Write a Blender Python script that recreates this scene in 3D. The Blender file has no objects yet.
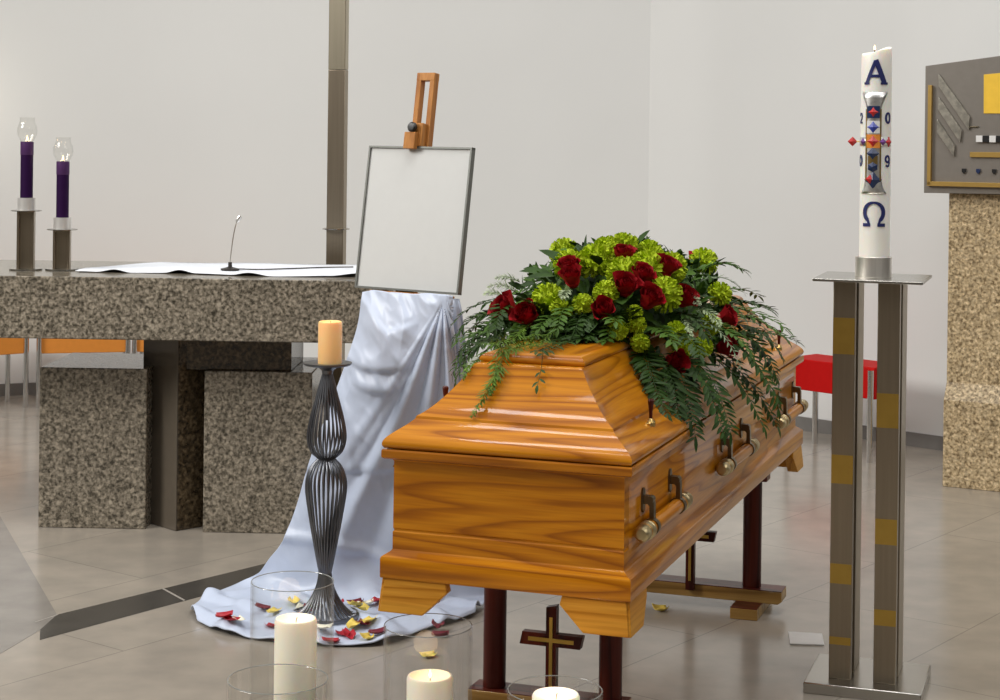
import bpy, math, random
from math import sin, cos, pi, sqrt, atan2, exp
from mathutils import Vector, Matrix, Euler
from mathutils import noise as mnoise

random.seed(7)
SC = bpy.context.scene
COL = SC.collection

# ------------------------------------------------------------------ camera
EYE = 1.5
cam_d = bpy.data.cameras.new('camera')
cam = bpy.data.objects.new('camera', cam_d)
COL.objects.link(cam)
cam_d.sensor_fit = 'HORIZONTAL'
cam_d.sensor_width = 36.0
cam_d.lens = 64.8
cam_d.shift_y = -0.2107          # perspective-corrected shot: verticals stay upright
cam_d.clip_end = 100
PITCH, ROLL = 0.003, 0.0122
fwd = Vector((0, cos(PITCH), -sin(PITCH)))
rt = Vector((cos(ROLL), sin(ROLL) * sin(PITCH), sin(ROLL) * cos(PITCH)))
up = rt.cross(fwd)
m = Matrix((rt, up, -fwd)).transposed().to_4x4()
m.translation = (0, 0, EYE)
cam.matrix_world = m
SC.camera = cam

# ------------------------------------------------------------------ world, lights, exposure
SC.view_settings.view_transform = 'Standard'
SC.view_settings.look = 'None'
SC.view_settings.exposure = 0.0
SC.view_settings.gamma = 1.0
SC.view_settings.use_curve_mapping = False
W = bpy.data.worlds.new('church_light')
SC.world = W
W.use_nodes = True
nt = W.node_tree
nt.nodes.clear()
wo = nt.nodes.new('ShaderNodeOutputWorld')
bg = nt.nodes.new('ShaderNodeBackground')
tc = nt.nodes.new('ShaderNodeTexCoord')
sx = nt.nodes.new('ShaderNodeSeparateXYZ')
rp = nt.nodes.new('ShaderNodeValToRGB')
nt.links.new(tc.outputs['Generated'], sx.inputs[0])
nt.links.new(sx.outputs['Z'], rp.inputs[0])
nt.links.new(rp.outputs[0], bg.inputs[0])
nt.links.new(bg.outputs[0], wo.inputs[0])
rp.color_ramp.elements[0].position = 0.0
rp.color_ramp.elements[0].color = (0.09, 0.08, 0.068, 1)
rp.color_ramp.elements[1].position = 0.9
rp.color_ramp.elements[1].color = (0.95, 0.97, 1.0, 1)
e = rp.color_ramp.elements.new(0.18); e.color = (0.16, 0.15, 0.135, 1)
e = rp.color_ramp.elements.new(0.45); e.color = (0.70, 0.70, 0.69, 1)
bg.inputs[1].default_value = 0.58


def area(name, loc, target, sx_, sy_, power, color=(1, 1, 1)):
    d = bpy.data.lights.new(name, 'AREA')
    d.shape = 'RECTANGLE'; d.size = sx_; d.size_y = sy_; d.energy = power; d.color = color
    o = bpy.data.objects.new(name, d); COL.objects.link(o)
    o.location = loc
    o.rotation_euler = (Vector(target) - Vector(loc)).to_track_quat('-Z', 'Y').to_euler()
    return o


area('clerestory_window_light', (-6.1, 3.8, 4.8), (0.4, 6.8, 0.7), 3.0, 2.2, 375, (1.0, 0.97, 0.93))
area('nave_window_light', (3.6, 0.5, 5.0), (0.4, 6.5, 0.8), 2.6, 2.0, 55, (1.0, 0.98, 0.96))
area('skylight_strip', (0.3, 4.75, 5.6), (0.3, 4.75, 0.0), 4.0, 0.42, 100, (1.0, 0.98, 0.95))
area('skylight_strip_front', (0.3, 3.1, 5.6), (0.3, 3.3, 0.0), 4.0, 0.42, 62, (1.0, 0.98, 0.95))
sp = bpy.data.lights.new('wall_washer', 'SPOT')
sp.energy = 5.0; sp.color = (1.0, 0.92, 0.76); sp.spot_size = 2.6; sp.spot_blend = 1.0; sp.shadow_soft_size = 0.1
so = bpy.data.objects.new('wall_washer', sp); COL.objects.link(so)
so.location = (-3.02, 9.50, 1.62)
so.rotation_euler = (Vector((-3.10, 9.95, 1.66)) - Vector(so.location)).to_track_quat('-Z', 'Y').to_euler()


# ------------------------------------------------------------------ node helpers
def newmat(name):
    m = bpy.data.materials.new(name)
    m.use_nodes = True
    n = m.node_tree
    b = n.nodes['Principled BSDF']
    return m, n, b


def plain(name, col, rough=0.5, metal=0.0, coat=0.0, noise=0.0, nscale=30, **kw):
    m, n, b = newmat(name)
    b.inputs['Roughness'].default_value = rough
    b.inputs['Metallic'].default_value = metal
    b.inputs['Coat Weight'].default_value = coat
    b.inputs['Coat Roughness'].default_value = 0.08
    for k, v in kw.items():
        b.inputs[k].default_value = v
    t = n.nodes.new('ShaderNodeTexCoord')
    no = n.nodes.new('ShaderNodeTexNoise')
    no.inputs['Scale'].default_value = nscale
    no.inputs['Detail'].default_value = 3
    n.links.new(t.outputs['Object'], no.inputs['Vector'])
    r = n.nodes.new('ShaderNodeValToRGB')
    a = noise if noise else 0.04
    r.color_ramp.elements[0].position = 0.3
    r.color_ramp.elements[1].position = 0.7
    r.color_ramp.elements[0].color = tuple(c * (1 - a) for c in col) + (1,)
    r.color_ramp.elements[1].color = tuple(min(1, c * (1 + a)) for c in col) + (1,)
    n.links.new(no.outputs['Fac'], r.inputs[0])
    n.links.new(r.outputs[0], b.inputs['Base Color'])
    return m


def wood(name, dark, mid, light, along='x', rough=0.38, coat=0.7, rings=13.0, stretch=0.07):
    """Oak-like grain whose fibres run along the given local axis."""
    m, n, b = newmat(name)
    L = n.links.new
    t = n.nodes.new('ShaderNodeTexCoord')
    mp = n.nodes.new('ShaderNodeMapping')
    s = {'x': (stretch, 1, 1), 'y': (1, stretch, 1), 'z': (1, 1, stretch)}[along]
    mp.inputs['Scale'].default_value = s
    L(t.outputs['Object'], mp.inputs[0])
    n1 = n.nodes.new('ShaderNodeTexNoise'); n1.inputs['Scale'].default_value = 7.5; n1.inputs['Detail'].default_value = 2
    n1.inputs['Roughness'].default_value = 0.4
    L(mp.outputs[0], n1.inputs['Vector'])
    mu = n.nodes.new('ShaderNodeMath'); mu.operation = 'MULTIPLY'; mu.inputs[1].default_value = rings
    L(n1.outputs['Fac'], mu.inputs[0])
    fr = n.nodes.new('ShaderNodeMath'); fr.operation = 'FRACT'
    L(mu.outputs[0], fr.inputs[0])
    r = n.nodes.new('ShaderNodeValToRGB')
    cr = r.color_ramp
    cr.elements[0].position = 0.0; cr.elements[0].color = mid + (1,)
    cr.elements[1].position = 1.0; cr.elements[1].color = mid + (1,)
    e = cr.elements.new(0.35); e.color = light + (1,)
    e = cr.elements.new(0.62); e.color = mid + (1,)
    e = cr.elements.new(0.90); e.color = dark + (1,)
    L(fr.outputs[0], r.inputs[0])
    mp2 = n.nodes.new('ShaderNodeMapping')
    s2 = {'x': (6, 160, 160), 'y': (160, 6, 160), 'z': (160, 160, 6)}[along]
    mp2.inputs['Scale'].default_value = s2
    L(t.outputs['Object'], mp2.inputs[0])
    n2 = n.nodes.new('ShaderNodeTexNoise'); n2.inputs['Scale'].default_value = 1.0; n2.inputs['Detail'].default_value = 2
    L(mp2.outputs[0], n2.inputs['Vector'])
    r2 = n.nodes.new('ShaderNodeValToRGB')
    r2.color_ramp.elements[0].position = 0.35; r2.color_ramp.elements[0].color = (0.80, 0.74, 0.66, 1)
    r2.color_ramp.elements[1].position = 0.6; r2.color_ramp.elements[1].color = (1, 1, 1, 1)
    L(n2.outputs['Fac'], r2.inputs[0])
    mx = n.nodes.new('ShaderNodeMix'); mx.data_type = 'RGBA'; mx.blend_type = 'MULTIPLY'
    mx.inputs[0].default_value = 0.8
    L(r.outputs[0], mx.inputs[6]); L(r2.outputs[0], mx.inputs[7])
    L(mx.outputs[2], b.inputs['Base Color'])
    b.inputs['Roughness'].default_value = rough
    b.inputs['Specular IOR Level'].default_value = 0.12
    b.inputs['Coat IOR'].default_value = 1.36
    b.inputs['Coat Weight'].default_value = coat
    b.inputs['Coat Roughness'].default_value = 0.06
    return m


def granite(name, c_dark, c_mid, c_light, c_tint, scale=75, rough=0.4):
    m, n, b = newmat(name)
    L = n.links.new
    t = n.nodes.new('ShaderNodeTexCoord')
    n1 = n.nodes.new('ShaderNodeTexNoise'); n1.inputs['Scale'].default_value = scale
    n1.inputs['Detail'].default_value = 3; n1.inputs['Distortion'].default_value = 0.35
    L(t.outputs['Object'], n1.inputs['Vector'])
    r = n.nodes.new('ShaderNodeValToRGB'); cr = r.color_ramp
    cr.elements[0].position = 0.34; cr.elements[0].color = c_dark + (1,)
    cr.elements[1].position = 0.66; cr.elements[1].color = c_light + (1,)
    e = cr.elements.new(0.46); e.color = c_mid + (1,)
    e = cr.elements.new(0.55); e.color = c_tint + (1,)
    L(n1.outputs['Fac'], r.inputs[0])
    v = n.nodes.new('ShaderNodeTexVoronoi'); v.inputs['Scale'].default_value = scale * 1.1
    L(t.outputs['Object'], v.inputs['Vector'])
    r2 = n.nodes.new('ShaderNodeValToRGB')
    r2.color_ramp.elements[0].position = 0.05; r2.color_ramp.elements[0].color = (0.62, 0.62, 0.62, 1)
    r2.color_ramp.elements[1].position = 0.9; r2.color_ramp.elements[1].color = (1.2, 1.2, 1.2, 1)
    L(v.outputs['Color'], r2.inputs[0])
    mx = n.nodes.new('ShaderNodeMix'); mx.data_type = 'RGBA'; mx.blend_type = 'MULTIPLY'
    mx.inputs[0].default_value = 1.0
    L(r.outputs[0], mx.inputs[6]); L(r2.outputs[0], mx.inputs[7])
    L(mx.outputs[2], b.inputs['Base Color'])
    b.inputs['Roughness'].default_value = rough
    return m


def steel(name, col, rough=0.28, axis='z'):
    m, n, b = newmat(name)
    L = n.links.new
    t = n.nodes.new('ShaderNodeTexCoord')
    mp = n.nodes.new('ShaderNodeMapping')
    mp.inputs['Scale'].default_value = {'z': (120, 120, 3), 'x': (3, 120, 120)}[axis]
    L(t.outputs['Object'], mp.inputs[0])
    no = n.nodes.new('ShaderNodeTexNoise'); no.inputs['Scale'].default_value = 1
    L(mp.outputs[0], no.inputs['Vector'])
    r = n.nodes.new('ShaderNodeValToRGB')
    r.color_ramp.elements[0].color = tuple(c * .86 for c in col) + (1,)
    r.color_ramp.elements[1].color = tuple(min(1, c * 1.12) for c in col) + (1,)
    L(no.outputs['Fac'], r.inputs[0]); L(r.outputs[0], b.inputs['Base Color'])
    b.inputs['Metallic'].default_value = 1
    b.inputs['Roughness'].default_value = rough
    return m


def glass(name, tint=(0.985, 0.985, 0.98)):
    m, n, b = newmat(name)
    n.nodes.remove(b)
    L = n.links.new
    out = n.nodes['Material Output']
    tr = n.nodes.new('ShaderNodeBsdfTransparent'); tr.inputs[0].default_value = tint + (1,)
    gl = n.nodes.new('ShaderNodeBsdfGlossy'); gl.inputs['Roughness'].default_value = 0.03
    lw0 = n.nodes.new('ShaderNodeLayerWeight'); lw0.inputs['Blend'].default_value = 0.5
    pw = n.nodes.new('ShaderNodeMath'); pw.operation = 'POWER'; pw.inputs[1].default_value = 4.0
    L(lw0.outputs['Facing'], pw.inputs[0])
    lw = n.nodes.new('ShaderNodeMath'); lw.operation = 'MULTIPLY_ADD'; lw.inputs[1].default_value = 0.42; lw.inputs[2].default_value = 0.025
    L(pw.outputs[0], lw.inputs[0])
    mx = n.nodes.new('ShaderNodeMixShader')
    L(lw.outputs[0], mx.inputs[0]); L(tr.outputs[0], mx.inputs[1]); L(gl.outputs[0], mx.inputs[2])
    L(mx.outputs[0], out.inputs[0])
    return m


def emit(name, col, strength):
    m, n, b = newmat(name)
    b.inputs['Base Color'].default_value = col + (1,)
    b.inputs['Emission Color'].default_value = col + (1,)
    b.inputs['Emission Strength'].default_value = strength
    return m


def wax(name, col, sss=0.6):
    m, n, b = newmat(name)
    b.inputs['Base Color'].default_value = col + (1,)
    b.inputs['Roughness'].default_value = 0.42
    b.inputs['Subsurface Weight'].default_value = sss
    b.inputs['Subsurface Radius'].default_value = (1.0, 0.55, 0.3)
    b.inputs['Subsurface Scale'].default_value = 0.02
    return m


def leafmat(name, col, rough=0.5, var=0.35):
    m = plain(name, col, rough, noise=var, nscale=18, **{'Specular IOR Level': 0.22})
    return m


M = {}
OAKD, OAKM, OAKL = (0.31, 0.092, 0.0015), (0.50, 0.172, 0.003), (0.57, 0.215, 0.006)
M['oak_x'] = wood('honey_oak_grain_across', OAKD, OAKM, OAKL, 'x')
M['oak_y'] = wood('honey_oak_grain_along', OAKD, OAKM, OAKL, 'y')
M['oak_light'] = wood('pale_oak', (0.40, 0.155, 0.012), (0.56, 0.24, 0.026), (0.62, 0.29, 0.035), 'x', rings=9.0, stretch=0.075, coat=0.3)
M['oak_light_y'] = wood('pale_oak_along', (0.40, 0.155, 0.012), (0.56, 0.24, 0.026), (0.62, 0.29, 0.035), 'y', rings=9.0, stretch=0.075, coat=0.3)
M['mahogany'] = wood('red_mahogany', (0.022, 0.003, 0.002), (0.062, 0.008, 0.004), (0.09, 0.014, 0.006), 'z', rings=6, coat=0.25, rough=0.4)
M['mahogany_x'] = wood('red_mahogany_across', (0.035, 0.006, 0.004), (0.10, 0.018, 0.011), (0.13, 0.026, 0.015), 'x', rings=6, coat=0.3)
M['edge_wood'] = wood('pale_edge_wood', (0.22, 0.12, 0.03), (0.36, 0.21, 0.06), (0.42, 0.26, 0.08), 'x', rings=6)
M['beech'] = wood('varnished_beech', (0.33, 0.13, 0.035), (0.46, 0.20, 0.055), (0.52, 0.24, 0.07), 'z', rings=5, coat=0.3)
M['granite'] = granite('speckled_grey_granite', (0.065, 0.055, 0.040), (0.175, 0.15, 0.112), (0.36, 0.312, 0.24), (0.245, 0.21, 0.16), 85, 0.16)
M['granite_polished'] = granite('polished_dark_granite', (0.02, 0.013, 0.006), (0.055, 0.038, 0.020), (0.13, 0.095, 0.055), (0.085, 0.06, 0.033), 62, 0.12)
M['granite_tan'] = granite('tan_granite', (0.17, 0.112, 0.052), (0.41, 0.305, 0.168), (0.70, 0.55, 0.34), (0.52, 0.395, 0.23), 80, 0.4)
M['steel'] = steel('brushed_steel', (0.52, 0.49, 0.44), 0.3)
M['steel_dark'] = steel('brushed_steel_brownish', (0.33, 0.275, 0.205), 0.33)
M['steel_x'] = steel('brushed_steel_plate', (0.50, 0.48, 0.44), 0.25, 'x')
M['clad'] = plain('reflection_toned_cladding', (0.115, 0.095, 0.072), 0.16)  # plain brown-grey stands in for the surroundings mirrored in this face
M['cup_steel'] = steel('bright_satin_steel', (0.80, 0.76, 0.70), 0.4)
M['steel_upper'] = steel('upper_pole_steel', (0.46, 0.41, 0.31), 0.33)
M['groove'] = plain('dark_recess_steel', (0.06, 0.052, 0.048), 0.4, 0.7)
M['chrome'] = plain('chrome', (0.72, 0.72, 0.72), 0.12, 1.0)
M['white_steel'] = plain('satin_aluminium', (0.72, 0.70, 0.67), 0.35, 0.6)
M['brass'] = plain('brass', (0.62, 0.43, 0.16), 0.28, 1.0)
M['old_brass'] = plain('aged_brass', (0.50, 0.40, 0.22), 0.33, 1.0)
M['bronze'] = plain('dark_bronze', (0.17, 0.14, 0.09), 0.32, 1.0)
M['gold_inlay'] = plain('gold_inlay', (0.55, 0.36, 0.085), 0.35, 1.0)
M['gilt'] = plain('gilt_strip', (0.50, 0.32, 0.09), 0.4, 0.7)
M['iron'] = plain('dark_wrought_iron', (0.15, 0.155, 0.168), 0.32, 0.9)
M['black'] = plain('black_plastic', (0.012, 0.012, 0.012), 0.35)
M['frame'] = plain('grey_metal_frame', (0.16, 0.165, 0.15), 0.4, 0.5)
M['canvas'] = plain('blank_white_print', (0.575, 0.58, 0.565), 0.5, noise=0.01)
M['satin'] = plain('pale_blue_satin', (0.53, 0.595, 0.73), 0.40, noise=0.02)
M['linen'] = plain('white_linen', (0.85, 0.88, 0.93), 0.8)
M['wax_white'] = wax('white_wax', (0.90, 0.875, 0.80), 0.4)
M['wax_ivory'] = wax('ivory_wax', (1.0, 0.90, 0.74), 0.5)
M['wax_glow_tint'] = wax('glow_tinted_wax', (0.92, 0.56, 0.24), 0.6)  # warm colour stands in for the glow of a candle lit inside
M['wax_purple'] = plain('purple_wax', (0.020, 0.003, 0.036), 0.5, **{'Specular IOR Level': 0.12})
M['wax_purple_light'] = plain('purple_glass_collar', (0.065, 0.024, 0.09), 0.4, **{'Specular IOR Level': 0.2})
M['flame'] = emit('flame', (1.0, 0.66, 0.30), 4.0)
M['wick'] = plain('burnt_wick', (0.02, 0.016, 0.012), 0.9)
M['glass'] = glass('clear_glass')
M['blue_wax'] = plain('blue_relief_wax', (0.016, 0.022, 0.115), 0.4)
M['gem_red'] = plain('red_gem', (0.50, 0.02, 0.02), 0.3)
M['gem_orange'] = plain('orange_gem', (0.75, 0.27, 0.05), 0.2, coat=0.6)
M['gem_blue'] = plain('blue_gem', (0.03, 0.05, 0.36), 0.3)
M['gem_navy'] = plain('navy_gem', (0.015, 0.03, 0.09), 0.3)
M['gem_white'] = plain('white_gem_backing', (0.75, 0.74, 0.72), 0.3)
M['gem_purple'] = plain('purple_gem', (0.16, 0.05, 0.25), 0.3)
M['silver'] = plain('hammered_silver', (0.80, 0.79, 0.76), 0.35, 1.0, noise=0.25, nscale=60)
M['red_seat'] = plain('red_upholstery', (0.50, 0.005, 0.004), 0.6, **{'Specular IOR Level': 0.12})
M['orange_seat'] = plain('orange_upholstery', (0.68, 0.24, 0.03), 0.5)
M['rose'] = plain('crimson_rose_petals', (0.30, 0.004, 0.008), 0.6, noise=0.3, nscale=40, **{'Specular IOR Level': 0.2})
M['mum'] = plain('lime_green_petals', (0.42, 0.53, 0.016), 0.6, noise=0.2, nscale=40, **{'Specular IOR Level': 0.2})
M['petal_red'] = plain('red_petal', (0.42, 0.008, 0.02), 0.45)
M['petal_dark'] = plain('dark_red_petal', (0.16, 0.006, 0.02), 0.45)
M['petal_yellow'] = plain('yellow_petal', (0.85, 0.66, 0.14), 0.5)
M['petal_white'] = plain('cream_petal', (0.88, 0.86, 0.70), 0.5)
M['leaf_dark'] = leafmat('dark_green_leaves', (0.024, 0.056, 0.007))
M['leaf_mid'] = leafmat('mid_green_leaves', (0.050, 0.108, 0.010))
M['leaf_fern'] = leafmat('fern_green', (0.10, 0.18, 0.018))
M['leaf_grey'] = leafmat('grey_green_leaves', (0.20, 0.26, 0.15))
M['leaf_pale'] = leafmat('pale_green_filler', (0.42, 0.50, 0.30))
M['box_metal'] = plain('warm_grey_metal_panel', (0.27, 0.245, 0.215), 0.38, 0.55)
M['bar_metal'] = plain('pale_relief_metal', (0.50, 0.47, 0.40), 0.3, 0.8, noise=0.3, nscale=40)
M['yellow'] = plain('yellow_enamel', (0.88, 0.55, 0.05), 0.4)
M['paper'] = plain('pale_plate', (0.62, 0.60, 0.57), 0.4)


# ------------------------------------------------------------------ mesh builder
class MB:
    def __init__(s):
        s.v = []; s.f = []; s.mi = []

    def add(s, vs, fs, mi=0, mat=None):
        o = len(s.v)
        if mat is not None:
            vs = [mat @ Vector(p) for p in vs]
        s.v += [tuple(p) for p in vs]
        s.f += [tuple(i + o for i in f) for f in fs]
        s.mi += [mi] * len(fs)
        return s

    def box(s, x0, x1, y0, y1, z0, z1, mi=0, mat=None):
        vs = [(x0, y0, z0), (x1, y0, z0), (x1, y1, z0), (x0, y1, z0), (x0, y0, z1), (x1, y0, z1), (x1, y1, z1), (x0, y1, z1)]
        fs = [(3, 2, 1, 0), (4, 5, 6, 7), (0, 1, 5, 4), (1, 2, 6, 5), (2, 3, 7, 6), (3, 0, 4, 7)]
        return s.add(vs, fs, mi, mat)

    def lathe(s, prof, seg=32, mi=0, mat=None, c=(0, 0)):
        """prof: list of (r, z) from bottom to top; r = 0 closes the end."""
        vs = []; fs = []; idx = []
        for r, z in prof:
            if r <= 1e-6:
                idx.append([len(vs)]); vs.append((c[0], c[1], z))
            else:
                idx.append(list(range(len(vs), len(vs) + seg)))
                for k in range(seg):
                    a = 2 * pi * k / seg
                    vs.append((c[0] + r * cos(a), c[1] + r * sin(a), z))
        for a, b in zip(idx[:-1], idx[1:]):
            for k in range(seg):
                k2 = (k + 1) % seg
                if len(a) == 1 and len(b) == 1:
                    continue
                if len(a) == 1:
                    fs.append((a[0], b[k2], b[k]))
                elif len(b) == 1:
                    fs.append((a[k], a[k2], b[0]))
                else:
                    fs.append((a[k], a[k2], b[k2], b[k]))
        return s.add(vs, fs, mi, mat)

    def tube(s, pts, rad, seg=8, mi=0, cap=True, mat=None):
        pts = [Vector(p) for p in pts]
        n = len(pts)
        rads = rad if isinstance(rad, (list, tuple)) else [rad] * n
        vs = []; fs = []
        t0 = (pts[1] - pts[0]).normalized()
        ref = Vector((0, 0, 1)) if abs(t0.z) < 0.9 else Vector((1, 0, 0))
        nrm = t0.cross(ref).normalized()
        for i in range(n):
            t = (pts[min(i + 1, n - 1)] - pts[max(i - 1, 0)]).normalized()
            nrm = (nrm - t * nrm.dot(t)).normalized()
            bn = t.cross(nrm)
            for k in range(seg):
                a = 2 * pi * k / seg
                vs.append(pts[i] + (nrm * cos(a) + bn * sin(a)) * rads[i])
        for i in range(n - 1):
            for k in range(seg):
                k2 = (k + 1) % seg
                fs.append((i * seg + k, i * seg + k2, (i + 1) * seg + k2, (i + 1) * seg + k))
        if cap:
            fs.append(tuple(reversed(range(seg))))
            fs.append(tuple((n - 1) * seg + k for k in range(seg)))
        return s.add(vs, fs, mi, mat)

    def prism(s, poly, d0, d1, plane='xz', mi=0, mat=None):
        """poly in the plane, extruded along the remaining axis from d0 to d1."""
        def P(a, b, d):
            return {'xz': (a, d, b), 'xy': (a, b, d), 'yz': (d, a, b)}[plane]
        n = len(poly)
        vs = [P(a, b, d0) for a, b in poly] + [P(a, b, d1) for a, b in poly]
        fs = [tuple(range(n)), tuple(reversed(range(n, 2 * n)))]
        for i in range(n):
            j = (i + 1) % n
            fs.append((i, i + n, j + n, j))
        return s.add(vs, fs, mi, mat)

    def rings(s, hx, hy, prof, mi_x=0, mi_y=1, top=True, bottom=True):
        """rectangular mitred profile; prof = (inset, z) from bottom to top; hx, hy half sizes."""
        vs = []; fs = []; mi = []
        for d, z in prof:
            a, b = hx - d, hy - d
            vs += [(-a, -b, z), (a, -b, z), (a, b, z), (-a, b, z)]
        for i in range(len(prof) - 1):
            for k in range(4):
                k2 = (k + 1) % 4
                fs.append((i * 4 + k, i * 4 + k2, (i + 1) * 4 + k2, (i + 1) * 4 + k))
                mi.append(mi_x if k in (0, 2) else mi_y)
        n = len(prof)
        if bottom:
            fs.append((3, 2, 1, 0)); mi.append(mi_y)
        if top:
            fs.append(tuple((n - 1) * 4 + k for k in range(4))); mi.append(mi_y)
        o = len(s.v)
        s.v += vs; s.f += [tuple(i + o for i in f) for f in fs]; s.mi += mi
        return s

    def build(s, name, mat, parent=None, bevel=0.0, sharp=32, fixn=True):
        me = bpy.data.meshes.new(name)
        me.from_pydata([tuple(p) for p in s.v], [], s.f)
        mats = mat if isinstance(mat, (list, tuple)) else [mat]
        for q in mats:
            me.materials.append(q)
        me.polygons.foreach_set('material_index', s.mi)
        if fixn:
            import bmesh
            b = bmesh.new(); b.from_mesh(me)
            bmesh.ops.recalc_face_normals(b, faces=b.faces)
            b.to_mesh(me); b.free()
        me.polygons.foreach_set('use_smooth', [True] * len(me.polygons))
        me.set_sharp_from_angle(angle=math.radians(sharp))
        me.update()
        o = bpy.data.objects.new(name, me)
        COL.objects.link(o)
        if parent is not None:
            o.parent = parent
        if bevel > 0:
            bm_ = o.modifiers.new('bevel', 'BEVEL')
            bm_.width = bevel; bm_.segments = 2; bm_.limit_method = 'ANGLE'; bm_.angle_limit = math.radians(40)
            bm_.harden_normals = False
        return o


def tag(o, label, cat, group=None, kind=None):
    o['label'] = label
    o['category'] = cat
    if group: o['group'] = group
    if kind: o['kind'] = kind
    return o


def thing(name, label, cat, loc=(0, 0, 0), rotz=0.0, group=None):
    o = bpy.data.objects.new(name, None)
    o.empty_display_size = 0.1
    COL.objects.link(o)
    o.location = loc
    o.rotation_euler = (0, 0, rotz)
    return tag(o, label, cat, group)


def copy_tree(o, parent=None):
    c = o.copy(); COL.objects.link(c)
    if parent is not None:
        c.parent = parent
    for ch in list(o.children):
        copy_tree(ch, c)
    return c


def structure(o):
    o['kind'] = 'structure'
    return o


def catmull(pts, n):
    """n samples per segment through the control points."""
    P = [Vector(p) for p in pts]
    P = [P[0] * 2 - P[1]] + P + [P[-1] * 2 - P[-2]]
    out = []
    for i in range(1, len(P) - 2):
        for k in range(n):
            t = k / n
            a, b, c, d = P[i - 1], P[i], P[i + 1], P[i + 2]
            out.append(0.5 * ((2 * b) + (c - a) * t + (2 * a - 5 * b + 4 * c - d) * t * t + (3 * b - a - 3 * c + d) * t ** 3))
    out.append(P[-2])
    return out


# ------------------------------------------------------------------ the setting
# floor: polished stone tiles
def floor_material():
    m, n, b = newmat('polished_stone_tiles')
    L = n.links.new
    t = n.nodes.new('ShaderNodeTexCoord')
    mp = n.nodes.new('ShaderNodeMapping')
    mp.inputs['Rotation'].default_value = (0, 0, -0.92)
    mp.inputs['Location'].default_value = (0.13, 0.22, 0)
    L(t.outputs['Object'], mp.inputs[0])
    br = n.nodes.new('ShaderNodeTexBrick')
    br.inputs['Scale'].default_value = 1.0
    br.inputs['Mortar Size'].default_value = 0.0025
    br.inputs['Brick Width'].default_value = 1.2
    br.inputs['Row Height'].default_value = 0.6
    br.inputs['Color1'].default_value = (0.335, 0.297, 0.248, 1)
    br.inputs['Color2'].default_value = (0.36, 0.32, 0.268, 1)
    br.inputs['Mortar'].default_value = (0.24, 0.212, 0.178, 1)
    L(mp.outputs[0], br.inputs['Vector'])
    no = n.nodes.new('ShaderNodeTexNoise'); no.inputs['Scale'].default_value = 7; no.inputs['Detail'].default_value = 6
    L(t.outputs['Object'], no.inputs['Vector'])
    r = n.nodes.new('ShaderNodeValToRGB')
    r.color_ramp.elements[0].position = 0.3; r.color_ramp.elements[0].color = (0.86, 0.86, 0.86, 1)
    r.color_ramp.elements[1].position = 0.75; r.color_ramp.elements[1].color = (1.1, 1.09, 1.07, 1)
    L(no.outputs['Fac'], r.inputs[0])
    mx = n.nodes.new('ShaderNodeMix'); mx.data_type = 'RGBA'; mx.blend_type = 'MULTIPLY'; mx.inputs[0].default_value = 1
    L(br.outputs['Color'], mx.inputs[6]); L(r.outputs[0], mx.inputs[7])
    L(mx.outputs[2], b.inputs['Base Color'])
    b.inputs['Roughness'].default_value = 0.2
    b.inputs['Specular IOR Level'].default_value = 0.62
    return m


M['floor'] = floor_material()
M['inlay'] = plain('dark_slate_inlay', (0.060, 0.055, 0.048), 0.25, noise=0.15, nscale=9)
M['floor_grey'] = plain('grey_stone_tiles', (0.235, 0.215, 0.19), 0.2, noise=0.12, nscale=8)
M['joint'] = plain('pale_joint', (0.34, 0.31, 0.27), 0.4)
M['wall'] = plain('white_plaster', (0.765, 0.768, 0.752), 0.9, noise=0.012, nscale=1.5)
M['plinth'] = plain('grey_stone_baseboard', (0.19, 0.18, 0.168), 0.35, noise=0.08, nscale=10)

structure(MB().box(-7, 7, -3.0, 12.5, -0.15, 0).build('floor', M['floor']))
# slate band and darker field let into the floor
structure(MB().prism([(-1.348, 5.546), (-1.357, 5.378), (-1.331, 5.272), (-0.777, 6.009), (0.28, 7.415), (0.25, 7.555), (-0.76, 6.278)], 0.0, 0.0012, 'xy').build('trim_1', M['inlay']))
structure(MB().prism([(-1.914, 6.951), (-1.348, 5.546), (-1.352, 5.40), (-1.407, 5.127), (-1.62, 4.80), (-3.8, 4.9), (-3.6, 9.3), (-2.83, 9.29)], 0.0, 0.0008, 'xy').build('trim_2', M['floor_grey']))
structure(MB().prism([(-1.348, 5.546), (-1.395, 5.46), (-1.391, 5.457), (-1.344, 5.543)], 0.0, 0.0016, 'xy').build('trim_3', M['joint']))
structure(MB().prism([(-1.085, 5.872), (-1.080, 5.878), (-0.985, 5.735), (-0.990, 5.728)], 0.0, 0.0016, 'xy').build('trim_4', M['joint']))

# walls: three facets of the chancel
A0, A1, A2, A3 = (-4.9, 8.6), (-2.31, 10.43), (0.824, 9.958), (4.4, 6.50)


def wall(name, a, b, z0, z1, mat, off=0.0, th=0.2):
    a = Vector(a); b = Vector(b)
    d = (b - a).normalized(); n = Vector((-d.y, d.x))       # away from the camera
    p = [a - n * off, b - n * off, b + n * th, a + n * th]
    return structure(MB().prism([tuple(q) for q in p], z0, z1, 'xy').build(name, mat))


# the left facet sweeps round into the back wall
d0 = (Vector(A0) - Vector(A1)).normalized(); d2 = (Vector(A2) - Vector(A1)).normalized()
B0, B2 = Vector(A1) + d0 * 1.0, Vector(A1) + d2 * 1.0
bend = [Vector(A0)] + [B0 * (1 - t) ** 2 + Vector(A1) * 2 * t * (1 - t) + B2 * t * t for t in [k / 16 for k in range(17)]]


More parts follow.
